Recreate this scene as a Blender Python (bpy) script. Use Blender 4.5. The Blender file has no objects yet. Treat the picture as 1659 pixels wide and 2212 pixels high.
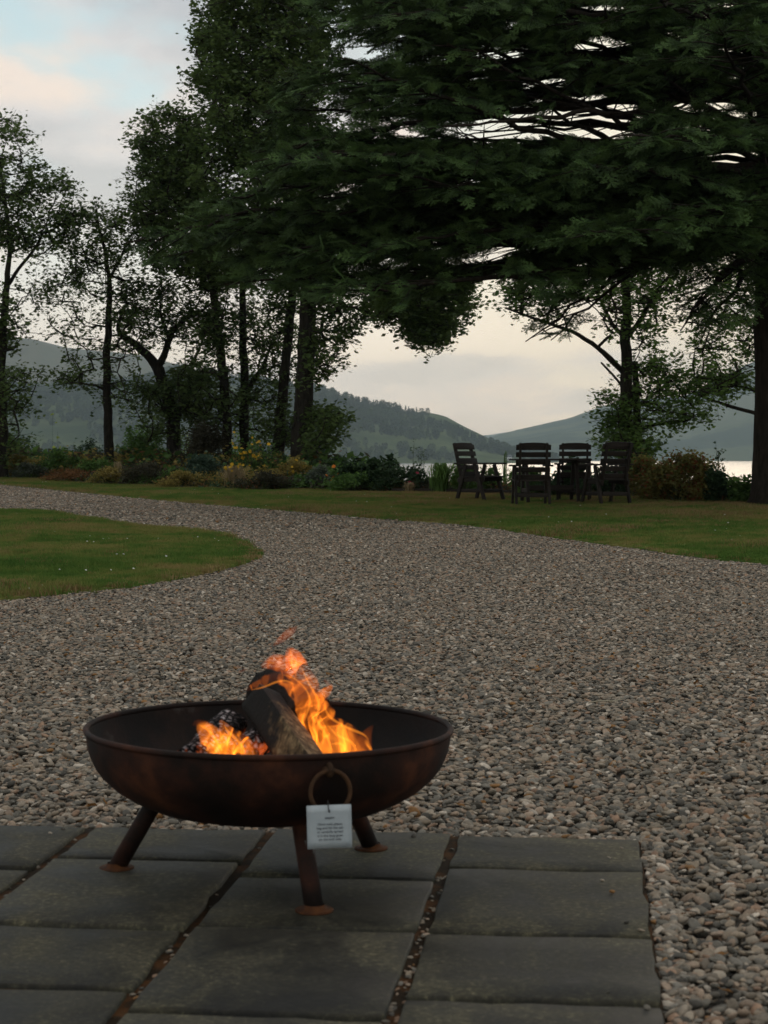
import bpy, math, random
import numpy as np
from mathutils import Vector, Matrix, noise

R = math.radians
rng = np.random.default_rng(7)
random.seed(7)
scene = bpy.context.scene
COL = scene.collection

# ------------------------------------------------------------------ camera
H = 1.0                       # camera height above the patio
F = 3950.0                    # focal length in picture units (picture 1659 units wide)
CX, HY = 829.5, 990.0         # principal column, horizon row
cam_d = bpy.data.cameras.new("camera")
cam = bpy.data.objects.new("camera", cam_d)
COL.objects.link(cam)
cam.location = (0, 0, H)
cam.rotation_euler = (R(90), 0, 0)
cam_d.sensor_fit = 'HORIZONTAL'
cam_d.sensor_width = 24.0
cam_d.lens = 24.0 * F / 1659.0
cam_d.shift_y = -(1106 - HY) / 1659.0
cam_d.clip_start = 0.05
cam_d.clip_end = 30000
cam_d.dof.use_dof = True
cam_d.dof.focus_distance = 11.0
cam_d.dof.aperture_fstop = 9.0
scene.camera = cam

# ------------------------------------------------------------------ sky, sun, exposure
SUN_EL, SUN_AZ = 8.0, 15.0     # degrees; azimuth clockwise from +Y
world = bpy.data.worlds.new("World")
scene.world = world
world.use_nodes = True
wn, wl = world.node_tree.nodes, world.node_tree.links
wn.clear()


def N(nodes, typ, **kw):
    n = nodes.new(typ)
    for k, v in kw.items():
        if k.startswith('i_'):
            n.inputs[k[2:].replace('_', ' ')].default_value = v
        else:
            setattr(n, k, v)
    return n


def ramp(nodes, stops, interp='LINEAR'):
    n = nodes.new('ShaderNodeValToRGB')
    cr = n.color_ramp
    cr.interpolation = interp
    while len(cr.elements) < len(stops):
        cr.elements.new(0.5)
    for e, (p, c) in zip(cr.elements, stops):
        e.position = p
        e.color = (*c, 1) if len(c) == 3 else c
    return n


def mixc(nodes, links, fac, a, b, blend='MIX'):
    n = nodes.new('ShaderNodeMix')
    n.data_type = 'RGBA'
    n.blend_type = blend
    for sock, v in ((n.inputs[0], fac), (n.inputs[6], a), (n.inputs[7], b)):
        if hasattr(v, 'is_linked'):
            links.new(v, sock)
        else:
            sock.default_value = v if not isinstance(v, tuple) or len(v) == 4 else (*v, 1)
    return n.outputs[2]


def math_n(nodes, links, op, a, b=None, clamp=False):
    n = nodes.new('ShaderNodeMath')
    n.operation = op
    n.use_clamp = clamp
    for s, v in ((n.inputs[0], a), (n.inputs[1], b)):
        if v is None:
            continue
        if hasattr(v, 'is_linked'):
            links.new(v, s)
        else:
            s.default_value = v
    return n.outputs[0]


SKY_STRENGTH = 0.12
sky = N(wn, 'ShaderNodeTexSky', sky_type='NISHITA', sun_disc=False)
sky.sun_elevation = R(SUN_EL)
sky.sun_rotation = R(SUN_AZ)
sky.air_density = 1.0
sky.dust_density = 1.6
sky.ozone_density = 2.0
tc = N(wn, 'ShaderNodeTexCoord')
sep = N(wn, 'ShaderNodeSeparateXYZ')
wl.new(tc.outputs['Generated'], sep.inputs[0])
zc = math_n(wn, wl, 'MAXIMUM', sep.outputs['Z'], 0.0)
den = math_n(wn, wl, 'ADD', zc, 0.16)
comb = N(wn, 'ShaderNodeCombineXYZ')
wl.new(math_n(wn, wl, 'DIVIDE', sep.outputs['X'], den), comb.inputs[0])
wl.new(math_n(wn, wl, 'DIVIDE', sep.outputs['Y'], den), comb.inputs[1])
mp = N(wn, 'ShaderNodeMapping')
mp.inputs['Location'].default_value = (9.3, 5.1, 0.0)
mp.inputs['Scale'].default_value = (1.0, 0.62, 1.0)
wl.new(comb.outputs[0], mp.inputs[0])
n1 = N(wn, 'ShaderNodeTexNoise', i_Scale=1.5, i_Detail=8.0, i_Roughness=0.50, i_Distortion=0.3)
wl.new(mp.outputs[0], n1.inputs['Vector'])
cl_mask = ramp(wn, [(0.455, (0, 0, 0)), (0.565, (1, 1, 1))], 'EASE')
wl.new(n1.outputs[0], cl_mask.inputs[0])
n2 = N(wn, 'ShaderNodeTexNoise', i_Scale=2.6, i_Detail=6.0, i_Roughness=0.5)
wl.new(mp.outputs[0], n2.inputs['Vector'])
K = 1.10 / SKY_STRENGTH
# cloud: grey undersides, peach where the low light catches them
lit = ramp(wn, [(0.40, (0.42 * K, 0.445 * K, 0.475 * K)), (0.50, (0.70 * K, 0.67 * K, 0.66 * K)), (0.64, (1.05 * K, 0.84 * K, 0.68 * K))])
wl.new(n2.outputs[0], lit.inputs[0])
elev = ramp(wn, [(0.0, (1.30 * K, 0.98 * K, 0.66 * K)), (0.08, (1.18 * K, 0.98 * K, 0.76 * K)), (0.26, (0.64 * K, 0.645 * K, 0.665 * K)), (0.6, (0.64 * K, 0.62 * K, 0.60 * K))])
wl.new(zc, elev.inputs[0])
cloud_col = mixc(wn, wl, 0.40, lit.outputs[0], elev.outputs[0])
clear = ramp(wn, [(0.0, (1.24 * K, 1.00 * K, 0.76 * K)), (0.07, (1.08 * K, 0.97 * K, 0.84 * K)), (0.15, (0.70 * K, 0.84 * K, 0.85 * K)), (0.28, (0.50 * K, 0.71 * K, 0.77 * K)), (0.5, (0.52 * K, 0.58 * K, 0.59 * K)), (0.9, (0.52 * K, 0.53 * K, 0.52 * K))])
wl.new(zc, clear.inputs[0])
veil2 = mixc(wn, wl, 0.86, sky.outputs[0], clear.outputs[0])   # thin high cloud over the clear sky
sdir = N(wn, 'ShaderNodeVectorMath', operation='DOT_PRODUCT')
wl.new(tc.outputs['Generated'], sdir.inputs[0])
sdir.inputs[1].default_value = (math.sin(R(SUN_AZ)) * math.cos(R(SUN_EL)), math.cos(R(SUN_AZ)) * math.cos(R(SUN_EL)), math.sin(R(SUN_EL)))
glow = ramp(wn, [(0.955, (0, 0, 0)), (1.0, (1, 1, 1))], 'EASE')
wl.new(sdir.outputs['Value'], glow.inputs[0])
veil2 = mixc(wn, wl, math_n(wn, wl, 'MULTIPLY', glow.outputs[0], 0.8), veil2, (1.02 * K, 0.86 * K, 0.62 * K, 1))
thin = ramp(wn, [(0.05, (0.60, 0.60, 0.60)), (0.18, (0.94, 0.94, 0.94))])     # low cloud is thin and lit through
wl.new(zc, thin.inputs[0])
skycol = mixc(wn, wl, math_n(wn, wl, 'MULTIPLY', cl_mask.outputs[0], thin.outputs[0]), veil2, cloud_col)
bg = N(wn, 'ShaderNodeBackground')
bg.inputs[1].default_value = SKY_STRENGTH
wl.new(skycol, bg.inputs[0])
wo = N(wn, 'ShaderNodeOutputWorld')
wl.new(bg.outputs[0], wo.inputs[0])

sun_d = bpy.data.lights.new("sun", 'SUN')
sun_d.energy = 0.5
sun_d.angle = R(25)
sun_d.color = (1.0, 0.82, 0.62)
sun = bpy.data.objects.new("sun", sun_d)
COL.objects.link(sun)
sd = Vector((math.sin(R(SUN_AZ)) * math.cos(R(SUN_EL)), math.cos(R(SUN_AZ)) * math.cos(R(SUN_EL)), math.sin(R(SUN_EL))))
sun.rotation_euler = sd.to_track_quat('Z', 'Y').to_euler()

vs = scene.view_settings
vs.view_transform = 'Standard'
vs.look = 'None'
vs.exposure = 0.0
vs.gamma = 1.0
vs.use_curve_mapping = False
scene.cycles.use_denoising = True
scene.cycles.max_bounces = 8
scene.cycles.transparent_max_bounces = 16
scene.cycles.volume_bounces = 1
scene.cycles.sample_clamp_indirect = 4.0
scene.cycles.volume_max_steps = 256

# ------------------------------------------------------------------ place and project
BED_PX = [(-500, 1018), (-200, 1025), (0, 1030), (100, 1034), (200, 1043), (300, 1048), (400, 1052), (520, 1058), (650, 1057), (830, 1062),
          (980, 1062), (1100, 1066), (1250, 1068), (1380, 1072), (1500, 1078), (1620, 1085), (1800, 1090), (2300, 1096)]


def g0(Y):
    Y = np.asarray(Y, float)
    return 0.253 * (np.clip(Y - 8, 0, 60) / 21.5) ** 1.25


def P(px, py, Y):
    return Vector(((px - CX) / F * Y, Y, H - (py - HY) / F * Y))


def gdepth(py):
    lo, hi = 1.0, 70.0
    for _ in range(50):
        m = (lo + hi) / 2
        if H - (py - HY) / F * m > float(g0(m)):
            lo = m
        else:
            hi = m
    return lo


def G(px, py, dz=0.0):
    Y = gdepth(py)
    return Vector(((px - CX) / F * Y, Y, float(g0(Y)) + dz))


BED = np.array([G(a, b)[:2] for a, b in BED_PX])
BED = BED[np.argsort(BED[:, 0])]


def bedfront(X):
    return np.interp(X, BED[:, 0], BED[:, 1])


def terrain(X, Y):
    X = np.asarray(X, float); Y = np.asarray(Y, float)
    over = Y - (bedfront(X) + 6.5)
    z = g0(np.minimum(Y, bedfront(X) + 6.5))
    return z - np.clip(over, 0, 40) * 0.26


# ------------------------------------------------------------------ mesh helpers
def link(o, parent=None):
    COL.objects.link(o)
    if parent is not None:
        o.parent = parent
    return o


def np_mesh(name, V, Q, T=None, smooth=False):
    """quads Q (n,4), triangles T (m,3)"""
    V = np.asarray(V, np.float32).reshape(-1, 3)
    Q = np.zeros((0, 4), np.int32) if Q is None else np.asarray(Q, np.int32).reshape(-1, 4)
    T = np.zeros((0, 3), np.int32) if T is None else np.asarray(T, np.int32).reshape(-1, 3)
    me = bpy.data.meshes.new(name)
    me.vertices.add(len(V))
    me.vertices.foreach_set('co', V.ravel())
    nl = len(Q) * 4 + len(T) * 3
    me.loops.add(nl)
    me.loops.foreach_set('vertex_index', np.concatenate([Q.ravel(), T.ravel()]))
    me.polygons.add(len(Q) + len(T))
    ls = np.concatenate([np.arange(len(Q)) * 4, len(Q) * 4 + np.arange(len(T)) * 3]).astype(np.int32)
    me.polygons.foreach_set('loop_start', ls)
    if smooth:
        me.polygons.foreach_set('use_smooth', np.ones(len(Q) + len(T), bool))
    me.update(calc_edges=True)
    return me


class MB:
    """collects quads and triangles into one mesh"""
    def __init__(self):
        self.V, self.Q, self.T, self.n = [], [], [], 0

    def add(self, V, Q=None, T=None):
        V = np.asarray(V, float).reshape(-1, 3)
        if Q is not None and len(Q):
            self.Q.append(np.asarray(Q, int).reshape(-1, 4) + self.n)
        if T is not None and len(T):
            self.T.append(np.asarray(T, int).reshape(-1, 3) + self.n)
        self.V.append(V)
        self.n += len(V)
        return self

    def box(self, c, s, rot=None):
        h = np.array(s) / 2
        V = np.array([(x, y, z) for x in (-1, 1) for y in (-1, 1) for z in (-1, 1)], float) * h
        if rot is not None:
            V = V @ np.array(rot).T
        V = V + np.array(c)
        Q = [(0, 1, 3, 2), (4, 6, 7, 5), (0, 4, 5, 1), (2, 3, 7, 6), (0, 2, 6, 4), (1, 5, 7, 3)]
        return self.add(V, Q)

    def bar(self, a, b, w, t, up=(0, 0, 1)):
        """rectangular bar from a to b, w along side, t along up"""
        a, b = Vector(a), Vector(b)
        d = (b - a)
        L = d.length
        d.normalize()
        s = d.cross(Vector(up)); s.normalize()
        u = s.cross(d)
        M = np.array([s, d, u]).T
        return self.box((a + b) / 2, (w, L, t), M)

    def tube(self, pts, rad, k=8, caps=True):
        pts = np.asarray(pts, float)
        rad = np.broadcast_to(np.asarray(rad, float), (len(pts),))
        tan = np.gradient(pts, axis=0)
        tan /= np.linalg.norm(tan, axis=1)[:, None] + 1e-12
        ref = np.array((0, 0, 1.0)) if abs(tan[0][2]) < 0.9 else np.array((1.0, 0, 0))
        V = []
        ang = np.arange(k) / k * 2 * math.pi
        for p, t, r in zip(pts, tan, rad):
            u = ref - t * ref.dot(t); u /= np.linalg.norm(u) + 1e-12
            w = np.cross(t, u)
            ref = u
            V.append(p + r * (np.cos(ang)[:, None] * u + np.sin(ang)[:, None] * w))
        n = len(pts)
        V = np.concatenate(V)
        i = np.arange(n - 1)[:, None] * k
        j = np.arange(k)[None, :]
        j2 = (j + 1) % k
        Q = np.stack([i + j, i + j2, i + k + j2, i + k + j], -1).reshape(-1, 4)
        T = []
        if caps:
            V = np.vstack([V, pts[0], pts[-1]])
            c0, c1 = n * k, n * k + 1
            for q in range(k):
                T.append((c0, (q + 1) % k, q))
                T.append((c1, (n - 1) * k + q, (n - 1) * k + (q + 1) % k))
        return self.add(V, Q, T)

    def lathe(self, prof, k=64):
        """profile [(r,z)] turned about z"""
        ang = np.arange(k) / k * 2 * math.pi
        V = np.concatenate([np.stack([r * np.cos(ang), r * np.sin(ang), np.full(k, z)], 1) for r, z in prof])
        n = len(prof)
        i = np.arange(n - 1)[:, None] * k
        j = np.arange(k)[None, :]
        j2 = (j + 1) % k
        Q = np.stack([i + j, i + j2, i + k + j2, i + k + j], -1).reshape(-1, 4)
        return self.add(V, Q)

    def mesh(self, name, smooth=False):
        V = np.concatenate(self.V) if self.V else np.zeros((0, 3))
        Q = np.concatenate(self.Q) if self.Q else None
        T = np.concatenate(self.T) if self.T else None
        return np_mesh(name, V, Q, T, smooth)

    def build(self, name, mat, parent=None, smooth=False, bevel=0.0, loc=None):
        me = self.mesh(name, smooth)
        if mat:
            me.materials.append(mat)
        o = bpy.data.objects.new(name, me)
        if loc is not None:
            o.location = loc
        link(o, parent)
        if bevel:
            b = o.modifiers.new('bevel', 'BEVEL')
            b.width = bevel
            b.segments = 2
            b.limit_method = 'ANGLE'
        return o


def tag(o, label=None, cat=None, group=None, kind=None):
    for k, v in (('label', label), ('category', cat), ('group', group), ('kind', kind)):
        if v:
            o[k] = v
    return o


def empty(name, loc=(0, 0, 0), rz=0.0):
    o = bpy.data.objects.new(name, None)
    o.location = loc
    o.rotation_euler = (0, 0, rz)
    o.empty_display_size = 0.2
    return link(o)


def copy_tree(o, parent=None):
    c = o.copy()
    COL.objects.link(c)
    c.parent = parent
    for ch in list(o.children):
        copy_tree(ch, c)
    return c


def fbm(p, sc=1.0, oct=3):
    return noise.fractal(Vector(p) * sc, 1.0, 2.0, oct)


# ------------------------------------------------------------------ materials
def new_mat(name):
    m = bpy.data.materials.new(name)
    m.use_nodes = True
    nt = m.node_tree
    nt.nodes.clear()
    out = nt.nodes.new('ShaderNodeOutputMaterial')
    return m, nt.nodes, nt.links, out


def principled(name, stops, scale=8.0, detail=6.0, rough=0.8, bump=0.3, bump_scale=None, coord='Object', stretch=(1, 1, 1), spec=0.3, metal=0.0,
               per_island=0.0, per_object=0.0, bump_dist=0.01, rough_noise=0.12):
    m, n, l, out = new_mat(name)
    t = n.new('ShaderNodeTexCoord')
    mp = n.new('ShaderNodeMapping')
    mp.inputs['Scale'].default_value = stretch
    l.new(t.outputs[coord], mp.inputs[0])
    vec = mp.outputs[0]
    if per_object:
        oi = n.new('ShaderNodeObjectInfo')
        add = n.new('ShaderNodeVectorMath'); add.operation = 'ADD'
        sc = n.new('ShaderNodeVectorMath'); sc.operation = 'SCALE'
        sc.inputs[0].default_value = (31, 17, 23)
        l.new(oi.outputs['Random'], sc.inputs['Scale'])
        l.new(vec, add.inputs[0]); l.new(sc.outputs[0], add.inputs[1])
        vec = add.outputs[0]
    no = N(n, 'ShaderNodeTexNoise', i_Scale=scale, i_Detail=detail, i_Roughness=0.62)
    l.new(vec, no.inputs['Vector'])
    rp = ramp(n, stops)
    l.new(no.outputs[0], rp.inputs[0])
    col = rp.outputs[0]
    if per_object:
        hs = n.new('ShaderNodeHueSaturation')
        l.new(col, hs.inputs['Color'])
        v = math_n(n, l, 'MULTIPLY_ADD', oi.outputs['Random'], per_object)
        n_ = v.node; n_.inputs[2].default_value = 1 - per_object / 2
        l.new(v, hs.inputs['Value'])
        col = hs.outputs[0]
    b = n.new('ShaderNodeBsdfPrincipled')
    l.new(col, b.inputs['Base Color'])
    b.inputs['Specular IOR Level'].default_value = spec
    b.inputs['Metallic'].default_value = metal
    rn = math_n(n, l, 'MULTIPLY_ADD', no.outputs[0], rough_noise * 2)
    rn.node.inputs[2].default_value = rough - rough_noise
    l.new(rn, b.inputs['Roughness'])
    if bump:
        nb = N(n, 'ShaderNodeTexNoise', i_Scale=bump_scale or scale * 4, i_Detail=8.0, i_Roughness=0.65)
        l.new(vec, nb.inputs['Vector'])
        bp = n.new('ShaderNodeBump')
        bp.inputs['Strength'].default_value = bump
        bp.inputs['Distance'].default_value = bump_dist
        l.new(nb.outputs[0], bp.inputs['Height'])
        l.new(bp.outputs[0], b.inputs['Normal'])
    l.new(b.outputs[0], out.inputs[0])
    return m


def leaf_mat(name, dark, light, trans=0.35, tint=None, tint_amt=0.0, world_scale=0.8):
    """diffuse + translucent leaves; every leaf (mesh island) has its own shade"""
    m, n, l, out = new_mat(name)
    ge = n.new('ShaderNodeNewGeometry')
    no = N(n, 'ShaderNodeTexNoise', i_Scale=world_scale, i_Detail=3.0)
    l.new(ge.outputs['Position'], no.inputs['Vector'])
    fac = math_n(n, l, 'MULTIPLY_ADD', ge.outputs['Random Per Island'], 0.55)
    sc = math_n(n, l, 'MULTIPLY_ADD', no.outputs[0], 1.5)
    sc.node.inputs[2].default_value = -0.55
    l.new(sc, fac.node.inputs[2])
    rp = ramp(n, [(0.05, dark), (0.95, light)])
    l.new(fac, rp.inputs[0])
    col = rp.outputs[0]
    if tint:
        gt = math_n(n, l, 'LESS_THAN', ge.outputs['Random Per Island'], tint_amt)
        col = mixc(n, l, gt, col, tint)
    d = n.new('ShaderNodeBsdfDiffuse')
    tr = n.new('ShaderNodeBsdfTranslucent')
    l.new(col, d.inputs[0])
    l.new(col, tr.inputs[0])
    mx = n.new('ShaderNodeMixShader')
    mx.inputs[0].default_value = trans
    l.new(d.outputs[0], mx.inputs[1]); l.new(tr.outputs[0], mx.inputs[2])
    gl = n.new('ShaderNodeBsdfGlossy')
    gl.inputs['Roughness'].default_value = 0.5
    gl.inputs[0].default_value = (0.5, 0.55, 0.5, 1)
    mx2 = n.new('ShaderNodeMixShader')
    mx2.inputs[0].default_value = 0.025
    l.new(mx.outputs[0], mx2.inputs[1]); l.new(gl.outputs[0], mx2.inputs[2])
    l.new(mx2.outputs[0], out.inputs[0])
    return m


M = {}
M['bark'] = principled('bark', [(0.3, (0.010, 0.009, 0.007)), (0.55, (0.030, 0.026, 0.020)), (0.8, (0.065, 0.058, 0.045))], 14, 8, 0.92, 0.9, 30,
                       stretch=(1, 1, 0.25), bump_dist=0.03, spec=0.1)
M['bark_dark'] = principled('dark_bark', [(0.3, (0.012, 0.010, 0.008)), (0.6, (0.035, 0.028, 0.022)), (0.8, (0.06, 0.05, 0.04))], 14, 8, 0.95, 0.9, 26,
                            stretch=(1, 1, 0.3), bump_dist=0.03, spec=0.05)
M['leaf'] = leaf_mat('alder_leaf', (0.034, 0.060, 0.019), (0.130, 0.190, 0.055), 0.45)
M['leaf_mid'] = leaf_mat('maple_leaf', (0.040, 0.080, 0.020), (0.16, 0.26, 0.058), 0.48)
M['soil'] = principled('soil', [(0.3, (0.03, 0.022, 0.016)), (0.7, (0.07, 0.055, 0.04))], 6, 8, 0.95, 0.8, 30, spec=0.1, bump_dist=0.03)
M['moss_joint'] = principled('mossy_joint', [(0.30, (0.014, 0.010, 0.006)), (0.48, (0.032, 0.020, 0.010)), (0.60, (0.10, 0.044, 0.016)), (0.75, (0.05, 0.042, 0.020))],
                             9, 8, 0.95, 1.0, 60, spec=0.1, bump_dist=0.012)
M['wood'] = principled('weathered_dark_wood', [(0.3, (0.011, 0.008, 0.006)), (0.6, (0.026, 0.018, 0.013)), (0.8, (0.050, 0.038, 0.030))], 10, 6, 0.75, 0.4, 40,
                       stretch=(0.3, 4, 4), per_object=0.5, spec=0.3)
M['cord'] = principled('black_cord', [(0.3, (0.010, 0.010, 0.011)), (0.7, (0.02, 0.02, 0.02))], 60, 3, 0.6, 0.2, 200)

# ================================================================== GROUND
def grid_obj(name, X, Y, Z, mat, kind='structure'):
    ny, nx = X.shape
    V = np.stack([X, Y, Z], -1).reshape(-1, 3)
    i = np.arange(ny - 1)[:, None] * nx
    j = np.arange(nx - 1)[None, :]
    Q = np.stack([i + j, i + j + 1, i + nx + j + 1, i + nx + j], -1).reshape(-1, 4)
    me = np_mesh(name, V, Q, None, True)
    me.materials.append(mat)
    o = link(bpy.data.objects.new(name, me))
    tag(o, kind=kind)
    return o


xs = np.concatenate([np.arange(-120, -20, 4.0), np.arange(-20, 20.01, 0.5), np.arange(24, 121, 4.0)])
ys = np.concatenate([np.arange(-60, 0, 3.0), np.arange(0, 90.01, 0.5)])
GX, GY = np.meshgrid(xs, ys)
grid_obj('ground', GX, GY, terrain(GX, GY) - 0.09, M['soil'])


def in_poly(X, Y, poly):
    poly = np.asarray(poly, float)
    inside = np.zeros(np.shape(X), bool)
    x1, y1 = poly[-1]
    for x2, y2 in poly:
        c = ((y1 > Y) != (y2 > Y)) & (X < (x2 - x1) * (Y - y1) / (y2 - y1 + 1e-12) + x1)
        inside ^= c
        x1, y1 = x2, y2
    return inside


# --- lawn outlines, from the picture onto the ground
ISL_PX = [(-420, 1096), (-150, 1098), (0, 1100), (100, 1103), (165, 1115), (300, 1135), (425, 1144), (500, 1160), (550, 1183), (567, 1195), (540, 1210),
          (450, 1235), (350, 1253), (250, 1268), (125, 1280), (0, 1293), (-200, 1306), (-420, 1315)]
EDGE_PX = [(-500, 1022), (-300, 1028), (-150, 1036), (0, 1046), (150, 1060), (300, 1075), (450, 1088), (600, 1100), (825, 1119), (980, 1130), (1080, 1142), (1205, 1160), (1280, 1170), (1405, 1187),
           (1530, 1205), (1659, 1216), (1900, 1250), (2400, 1330)]


def densify(pts, step=0.15, closed=False, jit=0.0):
    pts = [Vector(p[:2]) for p in pts]
    if closed:
        pts.append(pts[0])
    n = len(pts)
    out = []
    for k in range(n - 1):
        p0 = pts[k - 1] if k > 0 else (pts[-2] if closed else pts[0])
        p1, p2 = pts[k], pts[k + 1]
        p3 = pts[k + 2] if k + 2 < n else (pts[1] if closed else pts[-1])
        m = max(2, int((p2 - p1).length / step))
        for q in range(m):
            t = q / m
            v = 0.5 * ((2 * p1) + (p2 - p0) * t + (2 * p0 - 5 * p1 + 4 * p2 - p3) * t * t + (3 * p1 - p0 - 3 * p2 + p3) * t ** 3)
            v = v + Vector((fbm((v.x, v.y, 0), 2.2), fbm((v.x, v.y, 7), 2.2))) * jit
            out.append((v.x, v.y))
    if not closed:
        out.append(tuple(pts[-1]))
    return np.array(out)


ISL = densify([G(a, b) for a, b in ISL_PX], 0.12, True, 0.035)
EDGE = densify([G(a, b) for a, b in EDGE_PX], 0.2, False, 0.05)
BEDD = densify([(x, y) for x, y in BED], 0.3, False, 0.06)
LAWN = np.vstack([EDGE, BEDD[::-1]])


def lawn_colour(n, l, vec):
    n1 = N(n, 'ShaderNodeTexNoise', i_Scale=0.45, i_Detail=5.0, i_Roughness=0.6)
    l.new(vec, n1.inputs['Vector'])
    n2 = N(n, 'ShaderNodeTexNoise', i_Scale=3.0, i_Detail=4.0)
    l.new(vec, n2.inputs['Vector'])
    f = math_n(n, l, 'MULTIPLY_ADD', n2.outputs[0], 0.5)
    l.new(math_n(n, l, 'MULTIPLY', n1.outputs[0], 0.6), f.node.inputs[2])
    rp = ramp(n, [(0.40, (0.068, 0.138, 0.030)), (0.52, (0.122, 0.192, 0.044)), (0.60, (0.230, 0.225, 0.070)), (0.72, (0.32, 0.235, 0.100))])
    l.new(f, rp.inputs[0])
    return rp.outputs[0]


m, n, l, out = new_mat('grass_blade')
ge = n.new('ShaderNodeNewGeometry')
col = lawn_colour(n, l, ge.outputs['Position'])
col = mixc(n, l, math_n(n, l, 'MULTIPLY', ge.outputs['Random Per Island'], 0.4), col, (0.070, 0.130, 0.026, 1))
d = n.new('ShaderNodeBsdfDiffuse'); tr = n.new('ShaderNodeBsdfTranslucent'); mx = n.new('ShaderNodeMixShader')
mx.inputs[0].default_value = 0.35
l.new(col, d.inputs[0]); l.new(col, tr.inputs[0])
l.new(d.outputs[0], mx.inputs[1]); l.new(tr.outputs[0], mx.inputs[2]); l.new(mx.outputs[0], out.inputs[0])
M['blade'] = m
M['blade_dry'] = leaf_mat('dry_grass_blade', (0.16, 0.105, 0.040), (0.32, 0.225, 0.10), 0.3)
m, n, l, out = new_mat('turf')
ge = n.new('ShaderNodeNewGeometry')
col = lawn_colour(n, l, ge.outputs['Position'])
col = mixc(n, l, 0.35, col, (0.04, 0.045, 0.018, 1))
b = n.new('ShaderNodeBsdfDiffuse'); l.new(col, b.inputs[0]); l.new(b.outputs[0], out.inputs[0])
M['turf'] = m
M['gravel_base'] = principled('gravel_bed', [(0.3, (0.05, 0.042, 0.034)), (0.5, (0.12, 0.105, 0.088)), (0.7, (0.19, 0.17, 0.15))], 30, 6, 0.95, 1.0, 70, spec=0.1, bump_dist=0.02)


def sheet(name, poly, dz, mat, skirt=0.06):
    """flat-ish polygon draped over the ground, with a skirt at its edge"""
    import bmesh
    bm = bmesh.new()
    vs_ = [bm.verts.new((x, y, 0)) for x, y in poly]
    f = bm.faces.new(vs_)
    bmesh.ops.triangulate(bm, faces=[f])
    # cut into strips so that it can follow the slope
    y0, y1 = poly[:, 1].min(), poly[:, 1].max()
    for yy in np.arange(math.ceil(y0), y1, 1.5):
        bmesh.ops.bisect_plane(bm, geom=bm.verts[:] + bm.edges[:] + bm.faces[:], plane_co=(0, yy, 0), plane_no=(0, 1, 0))
    for v in bm.verts:
        v.co.z = float(terrain(v.co.x, v.co.y)) + dz
    be = [e for e in bm.edges if e.is_boundary]
    if skirt:
        r = bmesh.ops.extrude_edge_only(bm, edges=be)
        for v in r['geom']:
            if isinstance(v, bmesh.types.BMVert):
                v.co.z -= skirt
    me = bpy.data.meshes.new(name)
    bmesh.ops.recalc_face_normals(bm, faces=bm.faces)
    bm.to_mesh(me)
    bm.free()
    me.materials.append(mat)
    o = link(bpy.data.objects.new(name, me))
    return tag(o, kind='structure')


sheet('lawn', ISL, 0.0, M['turf'])
sheet('lawn', LAWN, 0.0, M['turf'])
gx0 = -30
GR = np.vstack([[(-26, -3), (26, -3)], EDGE[::-1]])
sheet('gravel_drive', GR, -0.034, M['gravel_base'], 0.03)
BEDP = np.vstack([BEDD, [(x, bedfront(x) + 7) for x in BEDD[::-1, 0]]])
sheet('flower_bed', BEDP, -0.02, M['soil'], 0.05)

# --- water
m, n, l, out = new_mat('loch_water')
ge = n.new('ShaderNodeNewGeometry')
mp = n.new('ShaderNodeMapping'); mp.inputs['Scale'].default_value = (0.02, 0.12, 1)
l.new(ge.outputs['Position'], mp.inputs[0])
no = N(n, 'ShaderNodeTexNoise', i_Scale=3.0, i_Detail=5.0)
l.new(mp.outputs[0], no.inputs['Vector'])
b = n.new('ShaderNodeBsdfPrincipled')
b.inputs['Base Color'].default_value = (0.02, 0.03, 0.035, 1)
b.inputs['Roughness'].default_value = 0.22
b.inputs['Specular IOR Level'].default_value = 0.24
b.inputs['IOR'].default_value = 1.33
bp = n.new('ShaderNodeBump'); bp.inputs['Strength'].default_value = 0.25; bp.inputs['Distance'].default_value = 0.4
l.new(no.outputs[0], bp.inputs['Height']); l.new(bp.outputs[0], b.inputs['Normal'])
l.new(b.outputs[0], out.inputs[0])
WATER_Z = -5.0
wx, wy = np.meshgrid(np.linspace(-5000, 5000, 5), np.linspace(55, 9400, 5))
grid_obj('water', wx, wy, np.full(wx.shape, WATER_Z), m)

# ================================================================== HILLS
def hill(name, ridge, ys_, yr_, mat, seed, steps=44, rough=0.05, back=1200, foot=None):
    """ridge: [(px, py)] seen at distance yr_; the slope climbs from the shore at ys_"""
    ridge = np.array(ridge, float)
    pxs = np.linspace(ridge[0, 0], ridge[-1, 0], 180)
    top = np.interp(pxs, ridge[:, 0], ridge[:, 1])
    X, Y, Z = [], [], []
    for t in np.concatenate([np.linspace(0, 1, steps), np.linspace(1.05, 1.5, 8)]):
        yy = ys_ + (yr_ - ys_) * t if t <= 1 else yr_ + (t - 1) * 2 * back
        hz = H - (top - HY) / F * yr_
        prof = (0.35 * t + 0.65 * math.sin(min(t, 1) * math.pi / 2) ** 1.3) if t <= 1 else 1 - (t - 1) * 0.9
        zz = WATER_Z - 3 + (hz - WATER_Z + 3) * prof
        xx = (pxs - CX) / F * yy
        nz = np.array([fbm((x * 0.0022 + seed, yy * 0.0022, seed), 1.0, 5) for x in xx])
        env = math.sin(min(t, 1) * math.pi) if t <= 1 else 0
        zz = zz + nz * (hz - WATER_Z) * (0.16 * env + 0.012 * (t > 0.02))
        X.append(xx); Y.append(np.full_like(xx, yy)); Z.append(zz)
    return grid_obj(name, np.array(X), np.array(Y), np.array(Z), mat), np.array(X), np.array(Y), np.array(Z)


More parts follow.
